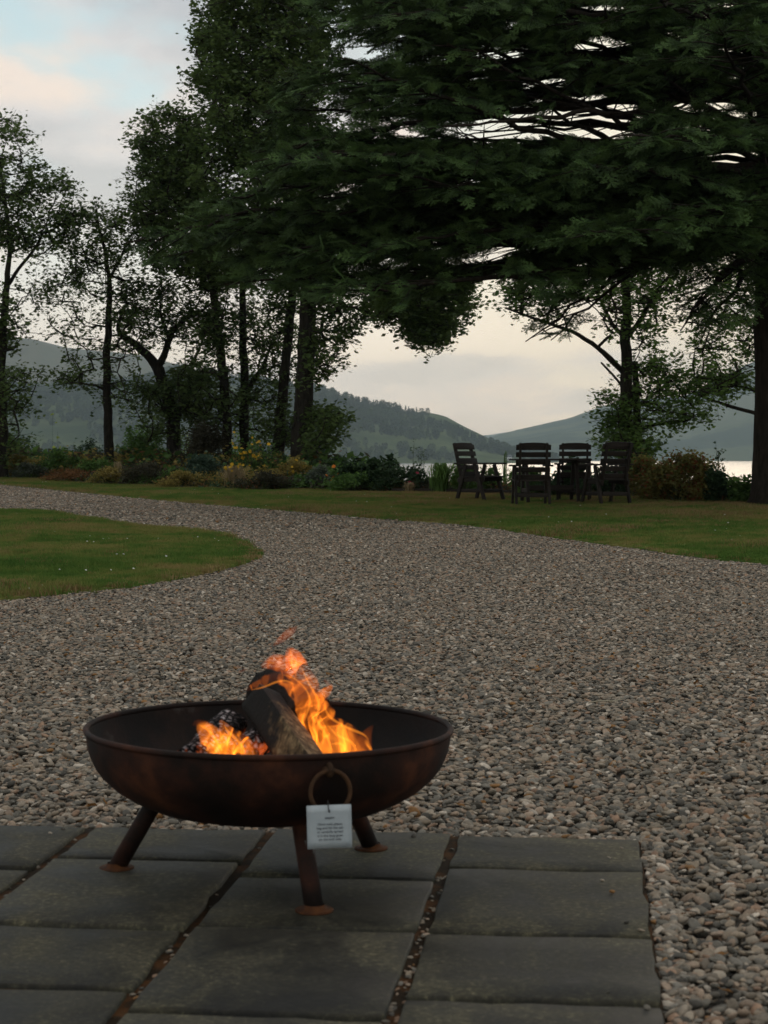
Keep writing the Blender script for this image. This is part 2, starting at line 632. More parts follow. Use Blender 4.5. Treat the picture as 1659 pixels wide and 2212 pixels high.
def hill_mat(name, stops, scale, stretch=(1, 1, 1), patch=None):
    m, n, l, out = new_mat(name)
    ge = n.new('ShaderNodeNewGeometry')
    mp = n.new('ShaderNodeMapping'); mp.inputs['Scale'].default_value = stretch
    l.new(ge.outputs['Position'], mp.inputs[0])
    no = N(n, 'ShaderNodeTexNoise', i_Scale=scale, i_Detail=8.0, i_Roughness=0.65)
    l.new(mp.outputs[0], no.inputs['Vector'])
    rp = ramp(n, stops)
    l.new(no.outputs[0], rp.inputs[0])
    d = n.new('ShaderNodeBsdfDiffuse')
    l.new(rp.outputs[0], d.inputs[0])
    l.new(d.outputs[0], out.inputs[0])
    return m


HM_moor = hill_mat('moor_grass', [(0.35, (0.075, 0.075, 0.045)), (0.5, (0.13, 0.12, 0.07)), (0.65, (0.10, 0.105, 0.055))], 0.006)
HM_forest = hill_mat('forest_floor', [(0.35, (0.04, 0.06, 0.025)), (0.6, (0.10, 0.125, 0.05))], 0.01)
HM_mtn = hill_mat('mountain_slope', [(0.40, (0.045, 0.065, 0.032)), (0.48, (0.05, 0.07, 0.035)), (0.53, (0.10, 0.12, 0.055)), (0.7, (0.13, 0.13, 0.07))], 0.0016, (1, 1.4, 3.5))
hill('moor_hill', [(-1500, 690), (-700, 705), (-300, 716), (0, 729), (72, 734), (144, 751), (240, 760), (310, 768), (400, 792), (500, 830), (640, 900), (800, 960), (950, 1000)], 3100, 4700, HM_moor, 3.1)
FR = [(-1500, 800), (-600, 820), (-200, 832), (0, 838), (100, 842), (200, 836), (300, 822), (394, 800), (450, 808), (500, 814), (566, 822), (672, 839), (710, 844), (758, 863), (830, 878),
      (880, 890), (920, 890), (960, 898), (1000, 920), (1050, 944), (1110, 970), (1180, 990), (1240, 1003)]
_, FX, FY, FZ = hill('forest_hill', FR, 2150, 2950, HM_forest, 9.7)
hill('mountain', [(900, 985), (1000, 965), (1050, 950), (1079, 939), (1180, 916), (1229, 905), (1302, 876), (1380, 862), (1484, 853), (1569, 812), (1630, 786), (1720, 750), (1900, 720), (2400, 700), (3200, 760)], 3900, 6300, HM_mtn, 5.3)
hill('far_ridge', [(700, 960), (900, 950), (1000, 944), (1060, 939), (1090, 934), (1130, 931), (1200, 940), (1400, 960)], 7800, 8600, HM_mtn, 2.2, back=200)

# ------------------------------------------------------------------ instancing of tiny repeated stuff
SRC = {}


def source_collection(name, meshes):
    c = bpy.data.collections.new(name)       # not linked to the scene: only a library for geometry nodes
    for k, me in enumerate(meshes):
        c.objects.link(bpy.data.objects.new(f"{name}_{k:02d}", me))
    return c


def scatter(name, pts, rot, scl, idx, coll, parent=None, kind='stuff'):
    pts = np.asarray(pts, np.float32)
    me = bpy.data.meshes.new(name)
    me.vertices.add(len(pts))
    me.vertices.foreach_set('co', pts.ravel())
    a = me.attributes.new('rot', 'FLOAT_VECTOR', 'POINT'); a.data.foreach_set('vector', np.asarray(rot, np.float32).ravel())
    a = me.attributes.new('scl', 'FLOAT_VECTOR', 'POINT'); a.data.foreach_set('vector', np.asarray(scl, np.float32).ravel())
    a = me.attributes.new('pick', 'INT', 'POINT'); a.data.foreach_set('value', np.asarray(idx, np.int32))
    o = link(bpy.data.objects.new(name, me), parent)
    key = coll.name
    if key not in SRC:
        ng = bpy.data.node_groups.new('scatter_' + key, 'GeometryNodeTree')
        ng.interface.new_socket('Geometry', in_out='INPUT', socket_type='NodeSocketGeometry')
        ng.interface.new_socket('Geometry', in_out='OUTPUT', socket_type='NodeSocketGeometry')
        n, l = ng.nodes, ng.links
        gi = n.new('NodeGroupInput'); go = n.new('NodeGroupOutput')
        ci = n.new('GeometryNodeCollectionInfo')
        ci.inputs['Collection'].default_value = coll
        ci.inputs['Separate Children'].default_value = True
        ci.inputs['Reset Children'].default_value = True
        ip = n.new('GeometryNodeInstanceOnPoints')
        ip.inputs['Pick Instance'].default_value = True
        l.new(gi.outputs[0], ip.inputs['Points'])
        l.new(ci.outputs[0], ip.inputs['Instance'])
        for nm, dt, sock in (('rot', 'FLOAT_VECTOR', 'Rotation'), ('scl', 'FLOAT_VECTOR', 'Scale'), ('pick', 'INT', 'Instance Index')):
            na = n.new('GeometryNodeInputNamedAttribute')
            na.data_type = dt
            na.inputs['Name'].default_value = nm
            l.new(na.outputs[0], ip.inputs[sock])
        l.new(ip.outputs[0], go.inputs[0])
        SRC[key] = ng
    md = o.modifiers.new('scatter', 'NODES')
    md.node_group = SRC[key]
    if kind:
        o['kind'] = kind
    return o


# --- the wood on the near hill
M['far_leaf'] = leaf_mat('far_tree_leaf', (0.016, 0.034, 0.012), (0.09, 0.125, 0.04), 0.3, world_scale=0.012)


def far_tree(seed, conifer):
    r = np.random.default_rng(seed)
    mb = MB()
    k = 150
    for i in range(k):
        if conifer:
            z = r.random() ** 1.4
            rad = 0.26 * (1 - z) * r.random() ** 0.5
        else:
            z = 0.2 + 0.8 * r.random()
            rad = 0.36 * math.sqrt(max(0, 1 - ((z - 0.6) / 0.45) ** 2)) * r.random() ** 0.4
        a = r.random() * 6.283
        c = np.array([rad * math.cos(a), rad * math.sin(a), z])
        u = r.normal(size=3); u /= np.linalg.norm(u)
        v = np.cross(u, r.normal(size=3)); v /= np.linalg.norm(v)
        s = 0.075
        mb.add([c - u * s, c - v * s * .7, c + u * s, c + v * s * .7], [(0, 1, 2, 3)])
    mb.tube([(0, 0, -0.1), (0, 0, 0.6)], [0.03, 0.015], 5)
    me = mb.mesh('far_tree')
    me.materials.append(M['far_leaf'])
    return me


far_coll = source_collection('far_tree_shapes', [far_tree(i, i % 3 == 0) for i in range(6)])
pts = []
ny, nx = FX.shape
NF = 9000
ii = rng.random(NF) * 0.80 * ny + 1
jj = rng.random(NF) * (nx - 2)
i0 = np.minimum(ii.astype(int), ny - 2); j0 = jj.astype(int)
fi, fj = ii - i0, jj - j0


def bil(A):
    return (A[i0, j0] * (1 - fi) * (1 - fj) + A[i0 + 1, j0] * fi * (1 - fj) + A[i0, j0 + 1] * (1 - fi) * fj + A[i0 + 1, j0 + 1] * fi * fj)


px_, py_, pz_ = bil(FX), bil(FY), bil(FZ)
dens = np.array([fbm((x * 0.004, y * 0.004, 1.0), 1.0, 3) for x, y in zip(px_, py_)])
pxx = CX + px_ / py_ * F
keep = (dens > -0.28) & (pz_ > WATER_Z + 1.5)
px_, py_, pz_ = px_[keep], py_[keep], pz_[keep]
nk = len(px_)
hgt = rng.uniform(6.0, 14.0, nk)
scatter('hill_wood', np.stack([px_, py_, pz_ - 0.6], 1), np.stack([np.zeros(nk), np.zeros(nk), rng.random(nk) * 6.28], 1),
        np.stack([hgt * rng.uniform(.8, 1.3, nk), hgt * rng.uniform(.8, 1.3, nk), hgt], 1), rng.integers(0, 6, nk), far_coll)

# --- tiny white cottages across the loch
M['harl'] = principled('white_harling', [(0.3, (0.7, 0.7, 0.68)), (0.7, (0.8, 0.8, 0.78))], 2, 4, 0.9, 0)
M['slate_roof'] = principled('grey_slate_roof', [(0.3, (0.08, 0.085, 0.09)), (0.7, (0.14, 0.14, 0.15))], 2, 4, 0.8, 0)
M['pane'] = principled('dark_window', [(0.3, (0.02, 0.025, 0.03)), (0.7, (0.03, 0.035, 0.04))], 2, 2, 0.2, 0, spec=0.5)


def cottage(px, py, Y, w, label):
    p = P(px, py, Y)
    t = empty('cottage', p)
    MB().box((0, 0, w * 0.17), (w, w * 0.5, w * 0.5)).build('wall', M['harl'], t)
    z0, hw, hd = w * 0.42, w * 0.52, w * 0.29
    V = [(-hw, -hd, z0), (hw, -hd, z0), (hw, hd, z0), (-hw, hd, z0), (-hw, 0, z0 + w * .24), (hw, 0, z0 + w * .24)]
    r = MB().add(V, [(0, 1, 5, 4), (2, 3, 4, 5), (3, 2, 1, 0)], [(0, 4, 3), (1, 2, 5)]).build('roof', M['slate_roof'], t)
    MB().box((-w * .42, 0, z0 + w * .27), (w * .09, w * .14, w * .16)).build('chimney', M['harl'], r)
    for x in (-.3, 0, .3):
        MB().box((x * w, -w * .25, w * .2), (w * .12, w * .02, w * .17)).build('window', M['pane'], t)
    tag(t, label, 'house', 'cottages across the loch')


cottage(1580, 973, 4550, 22, 'tiny white cottage low on the misty mountain slope at right')
cottage(176, 973, 2300, 12, 'tiny white cottage by the far shore below the left wooded hill')
cottage(1098, 994, 2260, 9, 'tiny white cottage at the water between leftmost chair and table')

# ================================================================== PATIO
C0 = Vector((0.6706, 4.829)); TH = math.asin(0.1097)
UL = Vector((-math.cos(TH), math.sin(TH)))     # along the far edge, to the left
VD = Vector((-math.sin(TH), -math.cos(TH)))    # towards the camera

m, n, l, out = new_mat('wet_sandstone_slab')
tcn = n.new('ShaderNodeTexCoord'); oi = n.new('ShaderNodeObjectInfo')
ge = n.new('ShaderNodeNewGeometry')
sc = n.new('ShaderNodeVectorMath'); sc.operation = 'SCALE'; sc.inputs[0].default_value = (13, 29, 7)
l.new(oi.outputs['Random'], sc.inputs['Scale'])
ad = n.new('ShaderNodeVectorMath'); ad.operation = 'ADD'
l.new(ge.outputs['Position'], ad.inputs[0]); l.new(sc.outputs[0], ad.inputs[1])
mp = n.new('ShaderNodeMapping'); mp.inputs['Scale'].default_value = (1.0, 0.75, 1); l.new(ad.outputs[0], mp.inputs[0])
big = N(n, 'ShaderNodeTexNoise', i_Scale=4.5, i_Detail=9.0, i_Roughness=0.62, i_Distortion=0.6); l.new(mp.outputs[0], big.inputs['Vector'])
fine = N(n, 'ShaderNodeTexNoise', i_Scale=70.0, i_Detail=6.0, i_Roughness=0.8); l.new(ge.outputs['Position'], fine.inputs['Vector'])
c1 = ramp(n, [(0.36, (0.0108, 0.0097, 0.0068)), (0.46, (0.0261, 0.0238, 0.0160)), (0.54, (0.0441, 0.0396, 0.0256)), (0.63, (0.0720, 0.0634, 0.0392))]); l.new(big.outputs[0], c1.inputs[0])
c2 = ramp(n, [(0.38, (0.45, 0.45, 0.45)), (0.52, (0.95, 0.95, 0.95)), (0.60, (1.9, 1.9, 1.8)), (0.66, (4.0, 3.9, 3.5))]); l.new(fine.outputs[0], c2.inputs[0])
col = mixc(n, l, 0.75, c1.outputs[0], c2.outputs[0], 'MULTIPLY')
hs = n.new('ShaderNodeHueSaturation'); l.new(col, hs.inputs['Color'])
v = math_n(n, l, 'MULTIPLY_ADD', oi.outputs['Random'], 0.35); v.node.inputs[2].default_value = 0.85; l.new(v, hs.inputs['Value'])
b = n.new('ShaderNodeBsdfPrincipled'); l.new(hs.outputs[0], b.inputs['Base Color'])
rr = ramp(n, [(0.3, (0.52, 0.52, 0.52)), (0.7, (0.85, 0.85, 0.85))]); l.new(big.outputs[0], rr.inputs[0]); l.new(rr.outputs[0], b.inputs['Roughness'])
b.inputs['Specular IOR Level'].default_value = 0.25
hh = math_n(n, l, 'MULTIPLY_ADD', fine.outputs[0], 0.5); l.new(big.outputs[0], hh.node.inputs[2])
bp = n.new('ShaderNodeBump'); bp.inputs['Strength'].default_value = 0.5; bp.inputs['Distance'].default_value = 0.005
l.new(hh, bp.inputs['Height']); l.new(bp.outputs[0], b.inputs['Normal']); l.new(b.outputs[0], out.inputs[0])
M['slab'] = m

patio = empty('patio', (C0.x, C0.y, 0)); tag(patio, kind='structure')


def uv(u, v):
    p = UL * u + VD * v
    return p.x, p.y


def slab(u0, u1, v0, v1, r):
    """u to the left, v towards the camera; hand-cut edges and a worn arris"""
    gap = 0.013
    corners = [(u0, v0 + gap), (u1, v0 + gap), (u1, v1 - gap), (u0, v1 - gap)]
    ring = []
    for k in range(4):
        a, b_ = np.array(corners[k]), np.array(corners[(k + 1) % 4])
        nrm = np.array([-(b_ - a)[1], (b_ - a)[0]]); nrm /= np.linalg.norm(nrm)
        for t in (0, .16, .33, .5, .66, .84):
            w = 0.003 if t == 0 else 0.0038
            ring.append(a + (b_ - a) * t + nrm * r.normal(0, w) * 0.8)
    ring = np.array(ring); k = len(ring)
    cen = ring.mean(0)
    inner = cen + (ring - cen) * (1 - 0.006 / np.linalg.norm(ring - cen, axis=1)[:, None])
    mid = cen + (ring - cen) * 0.5
    tilt = r.normal(0, 0.0022, 2); dz = r.normal(0, 0.002)

    def lift(pp, z, j=0.0):
        return [(*uv(*q), z + dz + tilt.dot(q - cen) + r.normal(0, j)) for q in pp]
    V = lift(ring, -0.06) + lift(ring, -0.004, 0.0008) + lift(inner, 0.0, 0.0008) + lift(mid, 0.0, 0.0012) + lift([cen], 0.0)
    Q, T = [], []
    for a in range(3):
        for j in range(k):
            j2 = (j + 1) % k
            Q.append((a * k + j, a * k + j2, a * k + k + j2, a * k + k + j))
    for j in range(k):
        T.append((3 * k + j, 3 * k + (j + 1) % k, 4 * k))
    o = MB().add(V, Q, T).build('slab', M['slab'], patio, smooth=False)
    return o


cols = [(0.0, 0.470), (0.495, 0.964), (0.992, 1.455), (1.484, 1.95), (1.98, 2.44)]
rows = [[0, .40, 1.025, 1.50, 1.97, 2.57, 3.02, 3.5, 4.1], [0.0, .548, 1.028, 1.63, 2.1, 2.7, 3.2, 3.65, 4.1], [0.02, .415, 1.06, 1.51, 2.1, 2.55, 3.2, 3.6, 4.1],
        [0.03, .54, 1.04, 1.55, 2.1, 2.6, 3.1, 3.6, 4.1], [0.0, .42, 1.0, 1.5, 2.1, 2.6, 3.1, 3.6, 4.1]]
sr = np.random.default_rng(5)
for (u0, u1), rw in zip(cols, rows):
    for a, b_ in zip(rw[:-1], rw[1:]):
        slab(u0, u1, a, b_, sr)
V = [(*uv(u, v), -0.010) for u, v in ((-0.005, 0.0), (2.46, 0.0), (2.46, 4.1), (-0.005, 4.1))]
V2 = [(x, y, -0.06) for x, y, z in V]
MB().add(V + V2, [(0, 3, 2, 1), (0, 1, 5, 4), (1, 2, 6, 5), (2, 3, 7, 6), (3, 0, 4, 7)]).build('joint', M['moss_joint'], patio)

# ================================================================== PEBBLES
m, n, l, out = new_mat('pebble')
oi = n.new('ShaderNodeObjectInfo'); tcn = n.new('ShaderNodeTexCoord')
wn_ = n.new('ShaderNodeTexWhiteNoise'); wn_.noise_dimensions = '1D'; l.new(oi.outputs['Random'], wn_.inputs['W'])
pal = ramp(n, [(0.0, (0.078, 0.069, 0.056)), (0.09, (0.141, 0.125, 0.100)), (0.22, (0.230, 0.189, 0.143)), (0.40, (0.297, 0.231, 0.165)), (0.54, (0.196, 0.175, 0.143)),
               (0.66, (0.337, 0.247, 0.177)), (0.78, (0.380, 0.312, 0.238)), (0.88, (0.292, 0.184, 0.120)), (0.94, (0.538, 0.457, 0.367)), (0.985, (0.267, 0.135, 0.049))], 'CONSTANT')
l.new(oi.outputs['Random'], pal.inputs[0])
no = N(n, 'ShaderNodeTexNoise', i_Scale=2.2, i_Detail=6.0, i_Roughness=0.6); l.new(tcn.outputs['Object'], no.inputs['Vector'])
r2 = ramp(n, [(0.3, (0.6, 0.6, 0.6)), (0.7, (1.3, 1.3, 1.3))]); l.new(no.outputs[0], r2.inputs[0])
col = mixc(n, l, 0.8, pal.outputs[0], r2.outputs[0], 'MULTIPLY')
hs = n.new('ShaderNodeHueSaturation'); l.new(col, hs.inputs['Color'])
v = math_n(n, l, 'MULTIPLY_ADD', wn_.outputs[0], 0.5); v.node.inputs[2].default_value = 0.68; l.new(v, hs.inputs['Value'])
b = n.new('ShaderNodeBsdfPrincipled'); l.new(hs.outputs[0], b.inputs['Base Color']); b.inputs['Roughness'].default_value = 0.72
b.inputs['Specular IOR Level'].default_value = 0.25
l.new(b.outputs[0], out.inputs[0])
M['pebble'] = m


def pebble(seed, sub=2):
    import bmesh
    bm = bmesh.new()
    bmesh.ops.create_icosphere(bm, subdivisions=sub, radius=1.0)
    r = np.random.default_rng(seed)
    planes = [(Vector(r.normal(size=3)).normalized(), r.uniform(.50, .92)) for _ in range(7)]
    for v in bm.verts:
        for nn, dd in planes:
            e = v.co.dot(nn) - dd
            if e > 0:
                v.co -= nn * e * 0.75
        v.co *= 1 + 0.13 * noise.noise(v.co * 1.3 + Vector((seed * 3.1, 0, 0)))
        v.co.y *= 0.78
        v.co.z *= 0.46
    me = bpy.data.meshes.new('pebble')
    bm.to_mesh(me); bm.free()
    me.polygons.foreach_set('use_smooth', np.ones(len(me.polygons), bool))
    me.materials.append(M['pebble'])
    return me


peb_coll = source_collection('pebble_shapes', [pebble(i) for i in range(12)])
PATIO_POLY = [(C0.x + uv(u, v)[0], C0.y + uv(u, v)[1]) for u, v in ((-.012, -.012), (2.47, -.012), (2.47, 4.3), (-.012, 4.3))]


def pebble_band(y0, y1, per_m2, smin, smax, lift, jitter=1.0):
    hw = lambda y: 0.232 * y + 1.2
    area_n = int(per_m2 * (y1 - y0) * (hw(y0) + hw(y1)))
    Y = rng.uniform(y0, y1, area_n)
    X = rng.uniform(-1, 1, area_n) * hw(y1)
    k = (np.abs(X) < hw(Y)) & ~in_poly(X, Y, PATIO_POLY) & ~in_poly(X, Y, ISL) & in_poly(X, Y, GR)
    X, Y = X[k], Y[k]
    nn = len(X)
    s = smin + (smax - smin) * rng.random(nn) ** 1.7
    Z = terrain(X, Y) + lift + rng.uniform(-0.010, 0.006, nn) - s * 0.12
    return X, Y, Z, s


def edge_band():
    """stones packed against the slab edges, a few spilled on to the slabs"""
    u = np.concatenate([rng.uniform(-.05, 2.4, 700), rng.uniform(-.055, -.012, 900), rng.uniform(.02, 2.2, 14), rng.uniform(.005, .10, 8)])
    v = np.concatenate([rng.uniform(-.055, -.010, 700), rng.uniform(-.05, 2.2, 900), np.abs(rng.normal(0, .05, 14)) + .012, rng.uniform(.1, 1.6, 8)])
    X = C0.x + UL.x * u + VD.x * v; Y = C0.y + UL.y * u + VD.y * v
    on = (u > -.012) & (v > -.010)
    s = np.where(on, rng.uniform(.004, .010, len(u)), rng.uniform(.008, .019, len(u)))
    Z = np.where(on, s * .42 + .001, rng.uniform(-.024, -.010, len(u)))
    return X, Y, Z, s


allb = [pebble_band(2.6, 7.5, 3900, 0.0075, 0.0215, -0.018), pebble_band(7.5, 13, 3500, 0.0075, 0.0205, -0.018), pebble_band(13, 22, 2300, 0.0095, 0.021, -0.018),
        pebble_band(22, 46, 820, 0.014, 0.029, -0.018), edge_band()]
X, Y, Z, S = [np.concatenate([q[k] for q in allb]) for k in range(4)]
nn = len(X)
print('pebbles', nn)
scatter('gravel', np.stack([X, Y, Z], 1), np.stack([rng.normal(0, .32, nn), rng.normal(0, .32, nn), rng.random(nn) * 6.283], 1),
        np.stack([S * rng.uniform(.85, 1.35, nn), S, S * rng.uniform(.75, 1.2, nn)], 1), rng.integers(0, 12, nn), peb_coll)
# stones washed into the open joints
u = np.concatenate([rng.uniform(.4705, .4945, 230), rng.uniform(.966, .991, 110), rng.uniform(1.456, 1.483, 90)])
v = rng.uniform(0.0, 2.6, len(u))
k = rng.random(len(u)) < np.where(u < .6, np.clip((v - .2) * 1.2, .15, .8), .3)
u, v = u[k], v[k]; nn = len(u)
JP = np.array([(C0.x + uv(a, b_)[0], C0.y + uv(a, b_)[1]) for a, b_ in zip(u, v)])
S = rng.uniform(.003, .008, nn)
scatter('joint_gravel', np.column_stack([JP, np.full(nn, -0.009)]), np.stack([rng.normal(0, .3, nn), rng.normal(0, .3, nn), rng.random(nn) * 6.283], 1),
        np.stack([S * 1.2, S, S], 1), rng.integers(0, 12, nn), peb_coll)

# ================================================================== GRASS
def tuft(seed, nb, h, spread, mat, wid=0.0022):
    r = np.random.default_rng(seed)
    mb = MB()
    for _ in range(nb):
        a = r.random() * 6.283
        base = np.array([r.normal(0, spread), r.normal(0, spread), -0.005])
        lean = np.array([math.cos(a), math.sin(a), 0]) * h * r.uniform(.15, .75)
        hh = h * r.uniform(.55, 1.1)
        side = np.array([-math.sin(a), math.cos(a), 0]) * wid
        p1 = base + lean * .35 + np.array([0, 0, hh * .6]); p2 = base + lean + np.array([0, 0, hh])
        mb.add([base - side, base + side, p1 + side * .8, p1 - side * .8, p2 + side * .15, p2 - side * .15], [(0, 1, 2, 3), (3, 2, 4, 5)])
    me = mb.mesh('tuft')
    me.materials.append(mat)
    return me


grass_coll = source_collection('grass_tufts', [tuft(i, 22, 0.042, 0.030, M['blade'], 0.0026) for i in range(5)] + [tuft(20 + i, 20, 0.038, 0.03, M['blade_dry'], 0.0026) for i in range(3)])


def dist_to(P2, line):
    d = np.full(len(P2), 1e9)
    for q in range(0, len(line), 1):
        dd = np.hypot(P2[:, 0] - line[q, 0], P2[:, 1] - line[q, 1])
        d = np.minimum(d, dd)
    return d


def lawn_tufts(poly, x0, x1, y0, y1, per_m2, name, edges, dryness=0.18):
    k = int((x1 - x0) * (y1 - y0) * per_m2)
    X = rng.uniform(x0, x1, k); Y = rng.uniform(y0, y1, k)
    ok = in_poly(X, Y, poly) & (np.abs(X) < 0.225 * Y + 1.0)
    X, Y = X[ok], Y[ok]
    nn = len(X)
    d = dist_to(np.stack([X, Y], 1), edges)
    nz = np.array([fbm((x, y, 3.3), 0.6, 3) for x, y in zip(X, Y)])
    dry = (rng.random(nn) < np.clip(0.75 - d * 3.2, 0.02, .8)) | (rng.random(nn) < np.clip((nz - dryness) * 1.6, 0, .6))
    if dryness < .1:
        dry |= rng.random(nn) < np.clip((d - 1.8) * .2, 0, .7) * np.clip(.75 + nz * 1.6, 0, 1.3)
    idx = np.where(dry, rng.integers(5, 8, nn), rng.integers(0, 5, nn))
    s = rng.uniform(.5, 1.5, nn) * np.clip(0.85 + nz * .7, .5, 1.5)
    scatter(name, np.stack([X, Y, terrain(X, Y)], 1), np.stack([np.zeros(nn), np.zeros(nn), rng.random(nn) * 6.28], 1), np.stack([s, s, s], 1), idx, grass_coll)
    return X, Y


ax, ay = lawn_tufts(ISL, ISL[:, 0].min(), ISL[:, 0].max(), ISL[:, 1].min(), ISL[:, 1].max(), 420, 'grass', ISL[::3], 0.34)
bx_, by_ = lawn_tufts(LAWN, -13, 9, 10, 48, 300, 'grass', EDGE[::2], 0.06)
# white clover and daisies in the turf
M['petal_white'] = principled('white_petal', [(0.3, (0.62, 0.62, 0.56)), (0.7, (0.75, 0.75, 0.70))], 20, 2, 0.8, 0)


def disc_flower(mat, k=7, r_=0.010, z=0.035):
    mb = MB()
    for q in range(k):
        a = q / k * 6.283
        d0 = np.array([math.cos(a), math.sin(a), 0]); s0 = np.array([-math.sin(a), math.cos(a), 0]) * r_ * .38
        mb.add([(0, 0, z), d0 * r_ * .6 + s0 + (0, 0, z + .003), d0 * r_ + (0, 0, z + .001), d0 * r_ * .6 - s0 + (0, 0, z + .003)], [(0, 1, 2, 3)])
    me = mb.mesh('flower')
    me.materials.append(mat)
    return me


daisy_coll = source_collection('daisy_shapes', [disc_flower(M['petal_white'])])


def daisies(X, Y, thr, nmax):
    nz = np.array([fbm((x, y, 9.1), 0.9, 2) for x, y in zip(X, Y)])
    k = np.where(nz > thr)[0]
    k = rng.choice(k, min(nmax, len(k)), replace=False)
    nn = len(k)
    s = rng.uniform(.7, 1.2, nn)
    return np.stack([X[k], Y[k], terrain(X[k], Y[k])], 1), s


p1, s1 = daisies(ax, ay, 0.15, 60)
p2, s2 = daisies(bx_, by_, 0.22, 70)
pp = np.vstack([p1, p2]); ss = np.concatenate([s1, s2]); nn = len(pp)
scatter('daisies', pp, np.stack([rng.normal(.4, .3, nn), rng.normal(0, .3, nn), rng.random(nn) * .5], 1), np.stack([ss, ss, ss], 1), np.zeros(nn), daisy_coll)
# ================================================================== TREES
def resample(pts, step):
    pts = np.asarray(pts, float)
    d = np.r_[0, np.cumsum(np.linalg.norm(np.diff(pts[:, :3], axis=0), axis=1))]
    m = max(2, int(d[-1] / step) + 1)
    s = np.linspace(0, d[-1], m)
    return np.stack([np.interp(s, d, pts[:, k]) for k in range(pts.shape[1])], 1)


def leaf_quads(cen, size, r, flat=0.35, aspect=0.62):
    """one bent quad per leaf: centres (n,3), half-length size"""
    k = len(cen)
    a = r.random(k) * 6.283
    tilt = r.normal(0, flat, k)
    u = np.stack([np.cos(a), np.sin(a), tilt], 1); u /= np.linalg.norm(u, axis=1)[:, None]
    w = r.normal(size=(k, 3)) * 0.55 + np.array([0, 0, 1.0])
    v = np.cross(u, w); v /= np.linalg.norm(v, axis=1)[:, None] + 1e-9
    s = (size * r.uniform(.65, 1.3, k))[:, None]
    V = np.stack([cen - u * s, cen + v * s * aspect - u * s * .1, cen + u * s, cen - v * s * aspect - u * s * .1], 1).reshape(-1, 3)
    Q = np.arange(k * 4).reshape(-1, 4)
    return V, Q


PTC = {}


def pt_in(poly, px, py):
    """one point against one outline, in plain Python"""
    key = id(poly)
    if key not in PTC:
        q = np.asarray(poly, float)
        PTC[key] = (q[:, 0].min(), q[:, 0].max(), q[:, 1].min(), q[:, 1].max(), q.tolist())
    x0, x1, y0, y1, pl = PTC[key]
    if px < x0 or px > x1 or py < y0 or py > y1:
        return False
    ins = False
    ax_, ay_ = pl[-1]
    for bx, by in pl:
        if (ay_ > py) != (by > py) and px < (bx - ax_) * (py - ay_) / (by - ay_) + ax_:
            ins = not ins
        ax_, ay_ = bx, by
    return ins


def sample_poly(poly, k, r):
    poly = np.asarray(poly, float)
    a, b = poly.min(0), poly.max(0)
    out = []
    while len(out) < k:
        q = a + (b - a) * r.random((k * 3, 2))
        out.extend(q[in_poly(q[:, 0], q[:, 1], poly)].tolist())
    return np.array(out[:k])


def grow_branches(mb, nodes, nrad, targets, r, wob=0.12, r_tip=0.006, k=5, gain=0.0065, step=0.25, up=0.15):
    """join every target to the nearest woody node, thickening the path towards the trunk"""
    nodes = [np.array(q) for q in nodes]
    nt0 = len(nodes)
    A = np.array(nodes)
    order = np.argsort([np.min(np.linalg.norm(A - t, axis=1)) for t in targets])
    arr = np.zeros((len(nodes) + len(targets) * 14, 3)); arr[:len(nodes)] = A
    n = len(nodes)
    parent = [-1] * n
    segs = []
    for o in order:
        t = targets[o]
        dv = t - arr[:n]
        d = np.linalg.norm(dv, axis=1) + np.clip(-dv[:, 2], 0, None) * 0.6 + np.clip(0.25 * np.hypot(dv[:, 0], dv[:, 1]) - dv[:, 2], 0, None) * 0.12
        j = int(np.argmin(d))
        p = arr[j]
        L = np.linalg.norm(t - p)
        m = max(2, min(12, int(L / step)))
        q0 = j
        mid = (p + t) / 2 + np.array([0, 0, -up * L * 0.5]) + r.normal(0, wob * L * 0.5, 3)
        chain = [j]
        for q in range(1, m + 1):
            s = q / m
            x = (1 - s) ** 2 * p + 2 * s * (1 - s) * mid + s * s * t
            if q < m:
                x = x + r.normal(0, wob * L / m * 0.6, 3)
            arr[n] = x
            parent.append(q0)
            q0 = n
            chain.append(n)
            n += 1
        segs.append(chain)
    cnt = np.zeros(n)
    for c in segs:
        cnt[c[-1]] += 1
    for q in range(n - 1, -1, -1):
        if parent[q] >= 0:
            cnt[parent[q]] += cnt[q]
    rad = r_tip + gain * np.sqrt(cnt)
    for q in range(nt0):
        rad[q] = min(rad[q], nrad[q] * 0.8) if nrad[q] else rad[q]
    for c in segs:
        rr = rad[c].copy()
        rr[0] = min(rr[0], rr[1] * 1.25)
        rr[-1] = r_tip * 0.7
        mb.tube(arr[c], rr, k, caps=False)
    return arr[:n], [c for c in segs]


